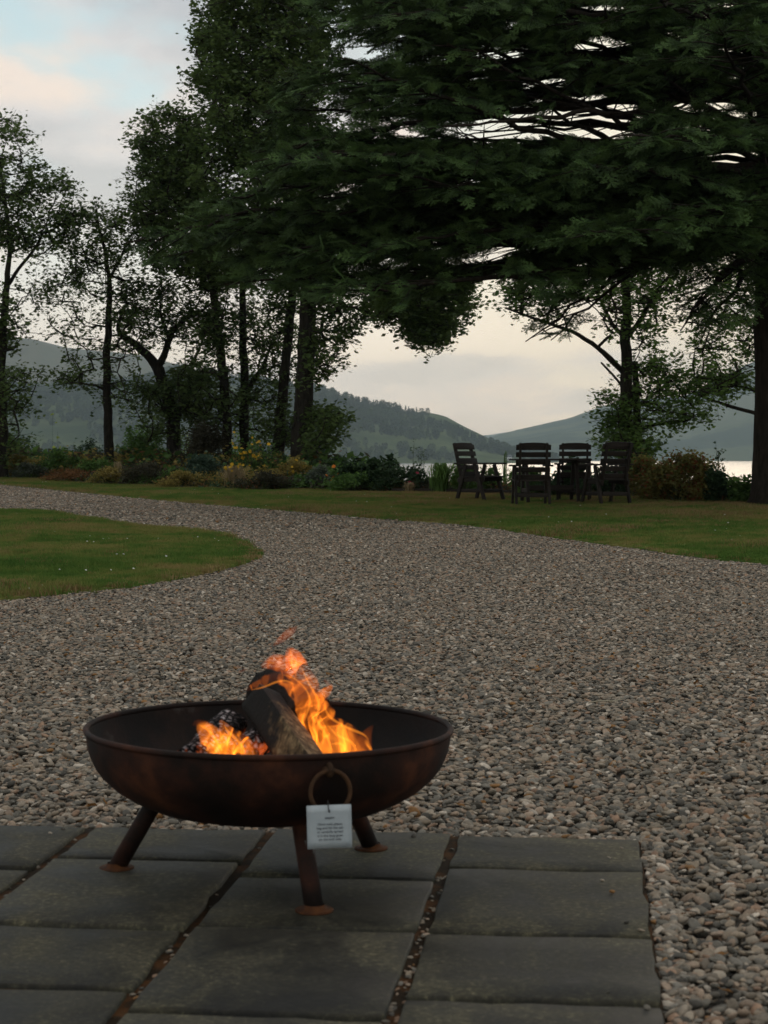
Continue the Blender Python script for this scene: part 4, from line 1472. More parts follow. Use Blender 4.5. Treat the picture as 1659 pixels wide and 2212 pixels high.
def plant(px, base, top, hw, kind, mat, label, seed, name='shrub', cat='shrub', leaves=2600, size=0.035, flowers=None, back=0.0, group=None):
    """kind: mound, upright, blades, stems"""
    r = np.random.default_rng(seed)
    g = G(px, base)
    if back:
        Y = g.y + back
        q = P(px, base, Y)
        g = Vector((q.x, Y, float(terrain(q.x, Y))))
    Y = g.y
    topz = H - (top - HY) / F * Y
    h = max(0.15, topz - g.z)
    w = hw / F * Y
    root = empty(name, g)
    sm, lm = MB(), MB()
    cen = []
    if kind == 'mound':
        lumps = []
        for q in range(max(14, int(16 * w))):
            a, e = r.random() * 6.283, math.asin(.97 if q < 2 else r.random())
            rad = r.uniform(.6, 1.0)
            lumps.append(np.array([w * rad * math.cos(e) * math.cos(a), min(w, 1.0) * rad * math.cos(e) * math.sin(a), h * (0.14 + .84 * rad * math.sin(e) ** .8)]))
        for c in lumps:
            m_ = leaves // len(lumps)
            cen.append(c + r.normal(0, 1, (m_, 3)) * np.array([w * .21, w * .19, h * .12]))
            sm.tube([np.array([c[0] * .1, c[1] * .1, -.05]), c * np.array([.5, .5, .6]), c], [.014, .010, .005], 4, caps=False)
            for _ in range(4):
                e2 = c + r.normal(0, 1, 3) * np.array([w * .2, w * .2, h * .16])
                sm.tube([c * .75, e2], [.006, .003], 3, caps=False)
        # odd shoots that break the outline
        for _ in range(10):
            c = lumps[r.integers(len(lumps))] * 1.0
            e2 = c + np.array([r.normal(0, .12) * w, r.normal(0, .1) * w, h * r.uniform(.1, .26)])
            sm.tube([c * .7, e2], [.006, .003], 3, caps=False)
            cen.append(c + (e2 - c) * r.random((max(6, leaves // 220), 1)) + r.normal(0, size * .9, (max(6, leaves // 220), 3)))
        cen = np.concatenate(cen); cen[:, 2] = np.abs(cen[:, 2] - .02) + .02
        V, Q = leaf_quads(cen, size, r, flat=.6)
        lm.add(V, Q)
    elif kind == 'upright':
        k = max(8, int(30 * w))
        for _ in range(k):
            a = r.random() * 6.283; rr = w * math.sqrt(r.random())
            b0 = np.array([rr * .6 * math.cos(a), rr * .6 * math.sin(a), -.03])
            hh = h * r.uniform(.55, 1.03) * (1 - .35 * (rr / w) ** 2)
            e = b0 + np.array([rr * .5 * math.cos(a), rr * .5 * math.sin(a), hh])
            mid = (b0 + e) / 2 + r.normal(0, .03, 3)
            sm.tube([b0, mid, e], [.009, .007, .003], 4, caps=False)
            m_ = max(8, leaves // k)
            t = r.random((m_, 1)) ** .7
            c = b0 + (e - b0) * (.12 + .9 * t) + r.normal(0, .055, (m_, 3)) * np.array([1.3, 1.3, .5])
            cen.append(c)
        cen = np.concatenate(cen)
        V, Q = leaf_quads(cen, size, r, flat=.5)
        lm.add(V, Q)
    elif kind == 'blades':
        k = leaves // 3
        for _ in range(k):
            a = r.random() * 6.283
            b0 = np.array([r.normal(0, w * .25), r.normal(0, w * .25), -.02])
            hh = h * r.uniform(.5, 1.05); out_ = w * r.uniform(.15, .95)
            dv = np.array([math.cos(a), math.sin(a), 0])
            p1 = b0 + dv * out_ * .3 + np.array([0, 0, hh * .65]); p2 = b0 + dv * out_ * .7 + np.array([0, 0, hh]); p3 = b0 + dv * out_ * 1.15 + np.array([0, 0, hh * r.uniform(.6, .98)])
            s0 = np.array([-math.sin(a), math.cos(a), 0]) * size * .16
            lm.add([b0 - s0, b0 + s0, p1 + s0, p1 - s0, p2 + s0 * .8, p2 - s0 * .8, p3 + s0 * .2, p3 - s0 * .2], [(0, 1, 2, 3), (3, 2, 4, 5), (5, 4, 6, 7)])
    elif kind == 'stems':
        k = max(3, leaves // 60)
        for _ in range(k):
            b0 = np.array([r.normal(0, w * .45), r.normal(0, w * .45), -.03])
            e = b0 + np.array([r.normal(0, w * .3), r.normal(0, w * .3), h * r.uniform(.7, 1.03)])
            mid = (b0 + e) / 2 + r.normal(0, .04, 3)
            sm.tube([b0, mid, e], [.007, .006, .003], 4, caps=False)
            for q in range(5):
                t = r.uniform(.6, 1)
                p = b0 + (e - b0) * t
                e2 = p + r.normal(0, .07, 3) + np.array([0, 0, .07])
                sm.tube([p, e2], [.003, .002], 3, caps=False)
                cen.append(e2 + r.normal(0, .018, (5, 3)))
            t = r.random((16, 1))
            cen.append(b0 + (e - b0) * t * .75 + r.normal(0, .05, (16, 3)))
        cen = np.concatenate(cen)
        V, Q = leaf_quads(cen, size, r, flat=.6)
        lm.add(V, Q)
    if sm.V:
        sm.build('stems', M['stem'], root)
    f = lm.build('foliage', M[mat], root)
    f['kind'] = 'stuff'
    if flowers:
        fm, kf, fr_ = flowers
        src = np.array(cen) if len(cen) else np.array([(r.normal(0, w * .4), -w * .3, h * r.uniform(.6, 1)) for _ in range(200)])
        hi = src[(src[:, 2] > h * .35) & (src[:, 1] < w * .5)]
        for c in hi[r.choice(len(hi), min(kf, len(hi)), replace=False)]:
            fmb = MB()
            flower_head(fmb, c + np.array([0, -.06, .03]), fr_ * r.uniform(.75, 1.2), r)
            fmb.build('flower', M[fm], root)
    tag(root, label, cat, group)
    return root


PL = [
    # px, base, top, half-width, kind, material, label, options
    (40, 1031, 968, 46, 'upright', 'olive_yellow', 'feathery olive-yellow bush at the left end of the flower bed', dict(leaves=3600)),
    (68, 1034, 1003, 38, 'mound', 'grey_green', 'low grey-green mound in front of the yellow bush at far left', dict(leaves=2200, size=.026)),
    (128, 1032, 976, 44, 'mound', 'fresh_green', 'rounded bright green bush second along from left end of bed', dict(leaves=3600)),
    (160, 1040, 1012, 56, 'mound', 'rust_brown', 'low rusty brown heather at lawn edge on the left', dict(leaves=3000, size=.022)),
    (214, 1038, 978, 36, 'upright', 'fresh_green', 'leafy green perennial standing in front of the slender single-stem tree', dict(leaves=2200, name='perennial_plant', cat='plant')),
    (256, 1043, 996, 14, 'blades', 'straw', 'pale cream plume grass tuft among the brown heathers', dict(leaves=420, name='plume_grass', cat='grass tuft')),
    (232, 1046, 1012, 44, 'mound', 'olive_yellow', 'low olive mound spilling to lawn edge right of rusty heather', dict(leaves=2600, size=.024)),
    (312, 1048, 1000, 50, 'mound', 'dark_heather', 'broad brownish mound at the lawn edge below the forked alder', dict(leaves=3400, size=.024)),
    (322, 1030, 900, 58, 'upright', 'fresh_green', 'tall airy green shrub in front of the forked alder', dict(leaves=5200, back=1.5, size=.04)),
    (442, 1036, 922, 60, 'mound', 'dark_heather', 'large round almost black bush in the middle of the bed', dict(leaves=12000, size=.032)),
    (436, 1048, 990, 44, 'mound', 'blue_green', 'blue-green leafy mound directly below the black round bush', dict(leaves=3400)),
    (392, 1052, 1022, 46, 'mound', 'olive_yellow', 'low tawny cushion left of the pink flowers', dict(leaves=2600, size=.022)),
    (396, 1051, 1030, 13, 'mound', 'fresh_green', 'small pink-flowered plant at the lawn edge', dict(leaves=240, flowers=('pink', 12, .04), name='flowering_plant', cat='flower')),
    (402, 1010, 896, 30, 'upright', 'lime', 'yellow-green leaved shrub poking up left behind black bush', dict(leaves=700, size=.06, back=2.2)),
    (500, 1012, 912, 22, 'upright', 'lime', 'yellow-green leaved shrub poking up right behind black bush', dict(leaves=420, size=.06, back=2.2)),
    (460, 1000, 872, 16, 'stems', 'lime', 'tall single plant topped with a yellow flower cluster above black bush', dict(leaves=200, size=.045, back=3, flowers=('yellow', 9, .05), name='flowering_plant', cat='flower')),
    (545, 1046, 950, 46, 'stems', 'fresh_green', 'tall plants dotted with yellow daisy flowers right of black bush', dict(leaves=1500, flowers=('yellow', 30, .045), name='flowering_plant', cat='flower')),
    (508, 1056, 1004, 34, 'blades', 'straw', 'straw coloured grassy tuft with yellow flowers near lawn edge', dict(leaves=900, flowers=('yellow', 8, .042), name='plume_grass', cat='grass tuft')),
    (566, 1058, 1020, 52, 'mound', 'dark_heather', 'low dark brown-green cushion below the yellow daisies', dict(leaves=3200, size=.024)),
    (640, 1052, 984, 46, 'upright', 'olive_yellow', 'light olive bushy plant at the foot of the massive trunk', dict(leaves=3600, size=.028, flowers=('yellow', 9, .04))),
    (690, 1056, 1010, 34, 'mound', 'grey_green', 'grey-green mound right of the massive trunk foot', dict(leaves=2400, size=.026)),
    (716, 1056, 1016, 16, 'stems', 'fresh_green', 'small plant with orange flowers beside grey-green mound', dict(leaves=260, flowers=('orange', 7, .045), name='flowering_plant', cat='flower')),
    (690, 1040, 962, 26, 'upright', 'blue_green', 'upright pale blue-green plant behind the orange flowers', dict(leaves=1100, back=1.5, name='perennial_plant', cat='plant')),
    (770, 1058, 985, 34, 'upright', 'dark_green', 'dark glossy leafy bush standing left against the water', dict(leaves=1900, size=.05)),
    (832, 1060, 966, 38, 'upright', 'dark_green', 'tallest dark glossy leafy bush standing right against the water', dict(leaves=2300, size=.05)),
    (760, 1061, 1024, 46, 'mound', 'fresh_green', 'low green clump at the lawn edge below dark glossy bushes', dict(leaves=2400, size=.03)),
    (848, 1062, 1014, 44, 'mound', 'dark_green', 'low dark clump at lawn edge left of dry tuft', dict(leaves=2400, size=.03)),
    (884, 1064, 1040, 15, 'blades', 'straw', 'small pale dry grass tuft left of the chairs', dict(leaves=420, name='dry_grass_tuft', cat='grass tuft')),
    (905, 1060, 996, 30, 'upright', 'dark_green', 'loose leafy plant with thin stalks against the water', dict(leaves=1000, size=.045, name='perennial_plant', cat='plant')),
    (908, 1058, 955, 20, 'stems', 'dark_green', 'thin bare seed stalks rising above the water line left of chairs', dict(leaves=240, size=.022, name='seed_stalks', cat='plant')),
    (952, 1064, 1000, 26, 'blades', 'fresh_green', 'strappy green leaf clump just left of the leftmost chair', dict(leaves=1300, size=.06, name='strap_leaf_plant', cat='plant')),
    (1002, 1064, 1006, 30, 'mound', 'fresh_green', 'low green plant behind the leftmost chair legs', dict(leaves=1500, size=.032)),
    (1062, 1064, 1004, 26, 'upright', 'fresh_green', 'leafy plant behind far arm of the leftmost chair', dict(leaves=1100, size=.04, name='perennial_plant', cat='plant')),
    (1092, 1062, 968, 7, 'blades', 'fresh_green', 'single tall pale spike between the leftmost chair and table', dict(leaves=30, size=.06, name='flower_spike', cat='plant')),
    (1140, 1068, 1014, 40, 'mound', 'fresh_green', 'green bush showing under the seat of nearest chair', dict(leaves=2200, size=.035)),
    (1242, 1066, 972, 34, 'upright', 'dark_green', 'dark leafy shrub behind the table between far and right chairs', dict(leaves=1900, size=.045)),
    (1212, 1072, 1020, 56, 'mound', 'dark_green', 'low dark hedge-like bush beneath the table', dict(leaves=3800, size=.03)),
    (1310, 1072, 1012, 52, 'mound', 'dark_green', 'dark bush behind right-hand chair legs', dict(leaves=3800, size=.032)),
    (1396, 1078, 992, 34, 'mound', 'autumn_mix', 'green and rust bush just right of the right-hand chair', dict(leaves=3200, size=.032)),
    (1470, 1082, 982, 74, 'mound', 'autumn_mix', 'big rounded bush with reddish leaf tips left of fir trunk', dict(leaves=11000, size=.034)),
    (1556, 1084, 1016, 36, 'mound', 'dark_green', 'lower dark bush right of the big rounded bush', dict(leaves=3000, size=.034)),
    (1552, 1075, 958, 10, 'stems', 'dark_green', 'tall thin weed rising against the water near fir trunk', dict(leaves=200, size=.03, name='tall_weed', cat='plant')),
    (1606, 1086, 1014, 32, 'upright', 'fresh_green', 'leafy green plant tucked against fir trunk', dict(leaves=1700, size=.045, name='perennial_plant', cat='plant')),
    (1700, 1090, 1020, 60, 'mound', 'dark_green', 'dark bush at far right beyond the fir trunk', dict(leaves=3000, size=.04)),
    (900, 1063, 1030, 8, 'stems', 'dark_green', 'small crimson flower on thin stalk by the dry tuft', dict(leaves=60, flowers=('crimson', 3, .05), name='flowering_plant', cat='flower')),
    (565, 1030, 940, 40, 'upright', 'blue_green', 'dull green shrub at back of bed behind yellow daisies', dict(leaves=2400, size=.04, back=2.5)),
    (250, 1020, 940, 44, 'upright', 'grey_green', 'hazy grey-green shrub at the back behind the leafy perennial', dict(leaves=2000, size=.04, back=2.5)),
    (170, 1018, 948, 22, 'stems', 'dark_green', 'thin upright sapling at back of bed between first two trees', dict(leaves=700, size=.045, back=3, name='sapling', cat='tree')),
    (62, 1015, 930, 40, 'upright', 'dark_green', 'dark leafy shrub at the back beside left edge tree', dict(leaves=2200, size=.045, back=2.5)),
    (118, 1005, 884, 8, 'stems', 'lime', 'thin tall plant with pale yellow tip at back left', dict(leaves=120, size=.05, back=3, name='tall_weed', cat='plant')),
    (300, 1020, 930, 44, 'mound', 'fresh_green', 'green bush at back of bed between slender tree and forked alder', dict(leaves=4200, size=.045, back=3)),
    (370, 1015, 905, 50, 'upright', 'fresh_green', 'leafy bush wrapped round the foot of the forked alder', dict(leaves=3600, size=.05, back=3)),
    (530, 1018, 935, 46, 'mound', 'fresh_green', 'green bush at back of bed at the foot of the narrow alder pair', dict(leaves=4200, size=.045, back=3)),
    (600, 1030, 908, 50, 'upright', 'blue_green', 'tall bluish shrub at back just left of massive trunk', dict(leaves=3600, size=.05, back=2.5)),
    (470, 1025, 940, 34, 'upright', 'fresh_green', 'green shrub at back against right side of the black bush', dict(leaves=2200, size=.045, back=1.8)),
    (20, 1020, 945, 46, 'mound', 'fresh_green', 'rounded bush at the back in front of left edge tree', dict(leaves=3600, size=.045, back=2)),
    (196, 1022, 960, 34, 'mound', 'dark_green', 'small dusky bush at back left of slender tree stem', dict(leaves=2600, size=.04, back=2)),
    (700, 1040, 985, 30, 'mound', 'dark_green', 'small dark bush at back right of massive trunk', dict(leaves=2400, size=.04, back=2)),
    (-70, 1029, 970, 60, 'mound', 'fresh_green', 'green bush just outside the left picture edge', dict(leaves=3000, size=.036)),
]
for q, (px, ba, to, hw, kd, mt, lb, op) in enumerate(PL):
    plant(px, ba, to, hw, kd, mt, lb, 200 + q, **op)


# low cover that fills the soil between them
def cover(seed, mat, size=0.03):
    r = np.random.default_rng(seed)
    c = r.normal(0, 1, (70, 3)) * np.array([.12, .12, .07]); c[:, 2] = np.abs(c[:, 2]) + .01
    V, Q = leaf_quads(c, size, r, flat=.6)
    me = MB().add(V, Q).mesh('cover')
    me.materials.append(M[mat])
    return me


cov_coll = source_collection('cover_shapes', [cover(1, 'dark_green'), cover(2, 'fresh_green'), cover(3, 'dark_heather'), cover(4, 'rust_brown', .022), cover(5, 'dark_green'), cover(6, 'olive_yellow', .022)])
k = 5200
X = rng.uniform(-13, 10, k); off = rng.random(k) ** 1.3 * 6
Y = bedfront(X) + 0.15 + off
nzv = np.array([fbm((x, y, 2), .5, 2) for x, y in zip(X, Y)])
idx = np.clip(((nzv + .5) * 6).astype(int), 0, 5)
s = rng.uniform(.7, 1.5, k) * np.where(X < -.6, 1 + off * .30, np.clip(1 - off * .12, .35, 1))
scatter('ground_cover', np.stack([X, Y, terrain(X, Y) - .02], 1), np.stack([np.zeros(k), np.zeros(k), rng.random(k) * 6.28], 1), np.stack([s, s, s], 1), idx, cov_coll)
# board that edges the bed
e = empty('bed_edging', (*G(980, 1063)[:2], 0)); e.location.z = float(terrain(e.location.x, e.location.y))
a0, a1, a2 = [G(*q) for q in ((846, 1063), (985, 1064.5), (1110, 1068))]
off = Vector(e.location)
for p, q in ((a0, a1), (a1, a2)):
    MB().bar(p - off + Vector((0, 0, .02)), q - off + Vector((0, 0, .02)), .04, .11).build('board', M['wood'], e, bevel=.005)
tag(e, 'low weathered board edging the bed behind the leftmost chair', 'edging')

# ================================================================== CHAIRS AND TABLE
def wood_bar(parent, name, a, b, w, t, up=(0, 0, 1)):
    return MB().bar(a, b, w, t, up).build(name, M['wood'], parent, bevel=.004)


def make_chair():
    c = empty('garden_chair')
    for s in (-1, 1):
        x = s * .262
        wood_bar(c, 'leg', (x, .10, .615), (x, .31, 0), .04, .062, (0, 1, 0))
        wood_bar(c, 'leg', (x, -.10, .615), (x, -.30, 0), .04, .062, (0, 1, 0))
        wood_bar(c, 'armrest', (x * 1.03, -.33, .632), (x * 1.03, .34, .632), .095, .03)
        wood_bar(c, 'seat_rail', (x * .91, -.30, .345), (x * .91, .29, .37), .03, .07)
        wood_bar(c, 'stretcher', (x * .91, -.26, .165), (x * .91, .255, .165), .025, .055)
        wood_bar(c, 'back_post', (x * .80, -.215, .30), (x * .80, -.404, .985), .035, .06, (0, 1, 0))
    wood_bar(c, 'cross_rail', (-.226, .262, .165), (.226, .262, .165), .025, .06)
    wood_bar(c, 'cross_rail', (-.226, -.272, .165), (.226, -.272, .165), .025, .06)
    for q in range(5):
        y = -.20 + q * .112
        wood_bar(c, 'seat_slat', (-.285, y, .395 + q * .004), (.285, y, .395 + q * .004), .095, .022)
    lean = Vector((0, -.205, .73)).normalized()
    for q in range(4):
        z = .45 + q * .118
        p = Vector((0, -.215 + .028, .30)) + lean * ((z - .30) / lean.z)
        wood_bar(c, 'back_slat', (-.275, p.y, p.z), (.275, p.y, p.z), .022, .081, lean)
    # shaped crest: arched, with a notch at each shoulder
    prof = [(-.275, 0), (-.275, .082), (-.245, .086), (-.225, .105), (-.12, .116), (0, .120), (.12, .116), (.225, .105), (.245, .086), (.275, .082), (.275, 0)]
    z = .45 + 4 * .118 - .044
    p = Vector((0, -.215 + .028, .30)) + lean * ((z - .30) / lean.z)
    nrm = Vector((0, lean.z, -lean.y))
    V = []
    for sgn in (-1, 1):
        for x, d in prof:
            v = p + Vector((x, 0, 0)) + lean * d + nrm * sgn * .011
            V.append(tuple(v))
    kk = len(prof)
    Q = [(j, (j + 1) % kk, kk + (j + 1) % kk, kk + j) for j in range(kk)]
    Q += [(j, kk - 1 - j, kk - 2 - j, j + 1) for j in range(kk // 2 - 1)]
    Q += [(kk + j, kk + j + 1, 2 * kk - 2 - j, 2 * kk - 1 - j) for j in range(kk // 2 - 1)]
    T = [(4, 6, 5), (kk + 4, kk + 5, kk + 6)]
    MB().add(V, Q, T).build('crest_rail', M['wood'], c, bevel=.003)
    return c


chair0 = make_chair()
CH = [(1037, 1080, -132, 'leftmost dark wooden garden chair, turned side-on and apart from table'),
      (1147, 1091, 2, 'nearest dark wooden garden chair seen from behind at table'),
      (1240, 1081.5, 171, 'dark wooden garden chair on the far side of table facing camera'),
      (1309, 1088, 24, 'rightmost dark wooden garden chair, angled in to table from behind')]
for q, (px, py, rz, lb) in enumerate(CH):
    c = chair0 if q == 0 else copy_tree(chair0)
    c.location = G(px, py, -.005)
    c.rotation_euler = (0, 0, R(rz))
    tag(c, lb, 'chair', 'wooden garden chairs round the table')
    sc_ = (1.0, 1.01, 1.0, 1.02)[q]
    c.scale = (sc_, sc_, sc_)

tb = empty('garden_table', G(1188, 1084.5, -.005), R(4))
for q in range(9):
    y = -.44 + q * .11
    hl = .64 - (.10 if q in (0, 8) else 0)
    wood_bar(tb, 'tabletop_slat', (-hl, y, .715), (hl, y, .715), .100, .028)
for s in (-1, 1):
    wood_bar(tb, 'batten', (s * .42, -.42, .682), (s * .42, .42, .682), .07, .035)
    for t in (-1, 1):
        wood_bar(tb, 'leg', (s * .42, t * .14, .665), (s * .42, t * .36, 0), .05, .09, (0, 1, 0))
    wood_bar(tb, 'stretcher', (s * .42, -.30, .20), (s * .42, .30, .20), .04, .07)
wood_bar(tb, 'cross_rail', (-.40, 0, .24), (.40, 0, .24), .035, .09)
tag(tb, 'dark wooden slatted garden table among the four chairs', 'table')

# ================================================================== FIRE PIT
M['rust'] = principled('rusty_steel', [(0.32, (0.006, 0.004, 0.0035)), (0.46, (0.013, 0.007, 0.005)), (0.56, (0.034, 0.0125, 0.0075)), (0.66, (0.085, 0.029, 0.013))], 5, 9, 0.75, 0.25, 120,
                       spec=0.2, bump_dist=.004)
M['rust_ring'] = principled('brown_rust', [(0.30, (0.022, 0.013, 0.008)), (0.5, (0.055, 0.028, 0.014)), (0.7, (0.10, 0.046, 0.020))], 22, 8, 0.85, 0.35, 150, spec=0.2, bump_dist=.003)
M['rust_foot'] = principled('orange_rust', [(0.30, (0.026, 0.011, 0.006)), (0.5, (0.066, 0.024, 0.009)), (0.7, (0.115, 0.043, 0.014))], 22, 8, 0.85, 0.35, 150, spec=0.2, bump_dist=.003)
M['soot'] = principled('sooty_steel', [(0.30, (0.005, 0.0045, 0.004)), (0.50, (0.013, 0.009, 0.0075)), (0.60, (0.026, 0.015, 0.011)), (0.70, (0.075, 0.065, 0.058))], 6, 9, 0.7, 0.3, 90,
                       spec=0.2, bump_dist=.004)
PX, PY_ = -.2785, 4.392
pit = empty('fire_pit', (PX, PY_, 0))
tag(pit, 'rusty steel bowl fire pit on three splayed pipe legs', 'fire pit')
prof = [(0.0, .130), (.06, .1315), (.105, .136), (.160, .146), (.236, .162), (.287, .175), (.328, .194), (.366, .217), (.397, .245), (.417, .272), (.430, .305), (.4345, .33), (.4365, .352)]
prf = resample(np.array([(r_, 0, z) for r_, z in prof]), .022)[:, [0, 2]]
TILT = (R(.3), R(.55), 0)
bowl = MB().lathe([(max(r_, .001), z) for r_, z in prf], 96).build('bowl', M['rust'], pit, smooth=True)
inner = MB().lathe([(max(r_ - .005, .001), z + .004) for r_, z in prf[::-1]], 96).build('bowl_lining', M['soot'], pit, smooth=True)
ang = np.linspace(0, 2 * math.pi, 97)[:-1]
mb = MB()
k = 10; aa = np.arange(k) / k * 2 * math.pi
Vr = np.concatenate([np.stack([(.4355 + .0072 * np.cos(aa)) * math.cos(a), (.4355 + .0072 * np.cos(aa)) * math.sin(a), .354 + .0072 * np.sin(aa)], 1) for a in ang])
i = np.arange(96)[:, None] * k; i2 = (np.arange(96)[:, None] + 1) % 96 * k; j = np.arange(k)[None]; j2 = (j + 1) % k
mb.add(Vr, np.stack([i + j, i2 + j, i2 + j2, i + j2], -1).reshape(-1, 4))
rim = mb.build('rim', M['rust'], pit, smooth=True)
for o in (bowl, inner, rim):
    o.rotation_euler = TILT
for fx, fy in ((-.372, .060), (.1236, -.353), (.252, .293)):
    a = math.atan2(fy, fx)
    dv = np.array([math.cos(a), math.sin(a), 0])
    f0 = dv * .377; top = dv * .262 + np.array([0, 0, .20])
    leg = MB().tube([f0 + (0, 0, .004), f0 * .5 + top * .5 + (0, 0, .002), top], .0215, 24).build('leg', M['rust'], pit, smooth=True)
    ft = MB().lathe([(.001, .0062), (.040, .0062), (.0425, .0045), (.0425, .001), (.001, .001)], 40).build('foot', M['rust_foot'], leg, smooth=False, loc=tuple(f0))
    wl_ = MB().lathe([(.0225, .016), (.026, .009), (.031, .0062)], 24).build('weld', M['rust_foot'], leg, smooth=True, loc=tuple(f0))
    if fy < -.2:                                  # the grey worn patch low on the front leg
        ax = (top - f0); ax /= np.linalg.norm(ax)
        mbp = MB(); Vp = []
        u = np.cross(ax, (0, 1, 0)); u /= np.linalg.norm(u); w = np.cross(u, ax)
        if w[1] > 0: w = -w
        for zz in np.linspace(.068, .155, 9):
            for b_ in np.linspace(R(8), R(72), 9):
                Vp.append(f0 + ax * zz + .0221 * (w * math.cos(b_) + u * math.sin(b_) * (1 if u[0] > 0 else -1)))
        Qp = [(r_ * 9 + c_, r_ * 9 + c_ + 1, r_ * 9 + c_ + 10, r_ * 9 + c_ + 9) for r_ in range(8) for c_ in range(8)]
        M['worn'] = principled('worn_grey_sticker', [(0.3, (0.05, 0.048, 0.042)), (0.7, (0.10, 0.095, 0.085))], 40, 5, 0.5, 0.1, 120)
        pa = mbp.add(Vp, Qp).build('sticker_remnant', M['worn'], leg, smooth=True)
        pa['label'] = 'grey worn sticker patch'
# ring handle and its lug, hanging on the front of the bowl
RA = math.atan2(-.411, .158)
rd = np.array([math.cos(RA), math.sin(RA), 0]); rt = np.array([-math.sin(RA), math.cos(RA), 0])
lug_c = rd * .4385 + np.array([0, 0, .322])
la = np.linspace(0, 2 * math.pi, 17)
lug = MB().tube([lug_c + rd * (.006 + .0085 * math.cos(t)) + np.array([0, 0, .011 * math.sin(t)]) for t in la], .0065, 10, caps=False)
for s in (-1, 1):
    lug.tube([lug_c + rd * -.008 + rt * s * .005, lug_c + rd * .012 + rt * s * .005 + np.array([0, 0, -.003])], [.010, .0085], 12)
lug.build('lug', M['rust_ring'], pit, smooth=True)
rc = lug_c + rd * .0135 + np.array([0, 0, -.046])
up = np.array([0, 0, 1.0]) - rd * .06
ra = np.linspace(0, 2 * math.pi, 57)
MB().tube([rc + .0455 * (rt * math.cos(t) + up * math.sin(t)) for t in ra], .0048, 12, caps=False).build('ring_handle', M['rust_ring'], pit, smooth=True)

# the paper tag hung on the ring
M['paper'] = principled('laminated_paper', [(0.3, (0.40, 0.445, 0.475)), (0.7, (0.47, 0.515, 0.54))], 30, 4, 0.35, 0.05, 60, spec=0.5)  # white paper toned down to grey-blue: its shade is put into the colour
M['ink'] = principled('print_ink', [(0.3, (0.02, 0.024, 0.03)), (0.7, (0.03, 0.034, 0.042))], 30, 2, 0.6, 0)
tc_ = P(711.5, 1786, 3.945)
tg = empty('paper_tag', tc_)
tg.rotation_euler = (R(2), R(-1.6), R(3))
tw, th_ = .0965, .0945
Vp, Qp = [], []
for sgn in (1, -1):
    for r_ in range(7):
        for c_ in range(7):
            x = (c_ / 6 - .5) * tw; z = (r_ / 6 - .5) * th_
            Vp.append((x, sgn * .0005 + .0022 * math.cos(x * 28) - .0015 * (z / th_), z))
for r_ in range(6):
    for c_ in range(6):
        q = r_ * 7 + c_
        Qp.append((q, q + 7, q + 8, q + 1)); Qp.append((49 + q, 49 + q + 1, 49 + q + 8, 49 + q + 7))
edge = [c_ for c_ in range(7)] + [r_ * 7 + 6 for r_ in range(1, 7)] + [42 + c_ for c_ in range(5, -1, -1)] + [r_ * 7 for r_ in range(5, 0, -1)]
for q in range(len(edge)):
    a_, b_ = edge[q], edge[(q + 1) % len(edge)]
    Qp.append((a_, b_, 49 + b_, 49 + a_))
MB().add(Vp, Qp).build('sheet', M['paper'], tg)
MB().tube([(0, -.0045, .036), (-.001, -.006, .042), (-.002, -.003, .051), (-.0015, .006, .056), (.0005, .009, .047), (.0005, .006, .037)], .0012, 8).build('cord', M['cord'], tg, smooth=True)
MB().tube([(.0008, -.0045, .0325), (0, -.0055, .037)], [.0017, .0022], 8).build('cord_knot', M['cord'], tg, smooth=True)


def lettering(text, z, size):
    cu = bpy.data.curves.new('lettering', 'FONT')
    cu.body = text
    cu.size = size
    cu.align_x = 'CENTER'
    cu.space_line = 1.12
    cu.offset = 0.00004
    cu.materials.append(M['ink'])
    o = link(bpy.data.objects.new('lettering', cu), tg)
    o.location = (.0015, -.00085 + .0005, z)
    o.rotation_euler = (R(90), 0, 0)
    return o


lettering('FIREPIT', .0165, .0068)
lettering('Once cold, please\nbag and bin the ash\nor carefully spread\nit in the long grass\non the loch side.', .0035, .0074)
tag(tg, 'small white printed instruction tag hanging from the rusty ring', 'tag')

# ------------------------------------------------------------------ logs, charcoal
def log_mesh(a, b, rad, seed, flat=None, lump=0.12, k=22, nl=22, taper=0.9):
    a, b = np.array(a), np.array(b)
    L = np.linalg.norm(b - a); d = (b - a) / L
    s = np.cross(d, (0, 0, 1)); s /= np.linalg.norm(s); u = np.cross(s, d)
    V = []
    for q in range(nl):
        t = q / (nl - 1)
        p = a + d * L * t
        for j in range(k):
            an = j / k * 2 * math.pi
            x, z = math.cos(an), math.sin(an)
            rr = rad * (1 - (1 - taper) * t) * (1 + lump * fbm((x * 1.2 + seed, z * 1.2, t * L * 9), 1.0, 4) + .05 * fbm((x * 6, z * 6 + seed, t * 3), 1.0, 2))
            x, z = x * rr, z * rr
            if flat is not None:
                for fa, fd in flat:
                    e = x * math.cos(fa) + z * math.sin(fa) - fd * rad
                    if e > 0:
                        x -= e * math.cos(fa); z -= e * math.sin(fa)
            V.append(p + s * x + u * z)
    V = np.array(V)
    for q in (0, nl - 1):
        V[q * k:(q + 1) * k] += d * np.array([fbm((seed, j * .9, q)) * rad * .12 for j in range(k)])[:, None]
    mb = MB()
    i = np.arange(nl - 1)[:, None] * k; j = np.arange(k)[None]; j2 = (j + 1) % k
    Q = np.stack([i + j, i + j2, i + k + j2, i + k + j], -1).reshape(-1, 4)
    n0 = len(V)
    V = np.vstack([V, V[:k].mean(0), V[-k:].mean(0)])
    T = [(n0, (q + 1) % k, q) for q in range(k)] + [(n0 + 1, (nl - 1) * k + q, (nl - 1) * k + (q + 1) % k) for q in range(k)]
    return mb.add(V, Q, T), (s, u, d)


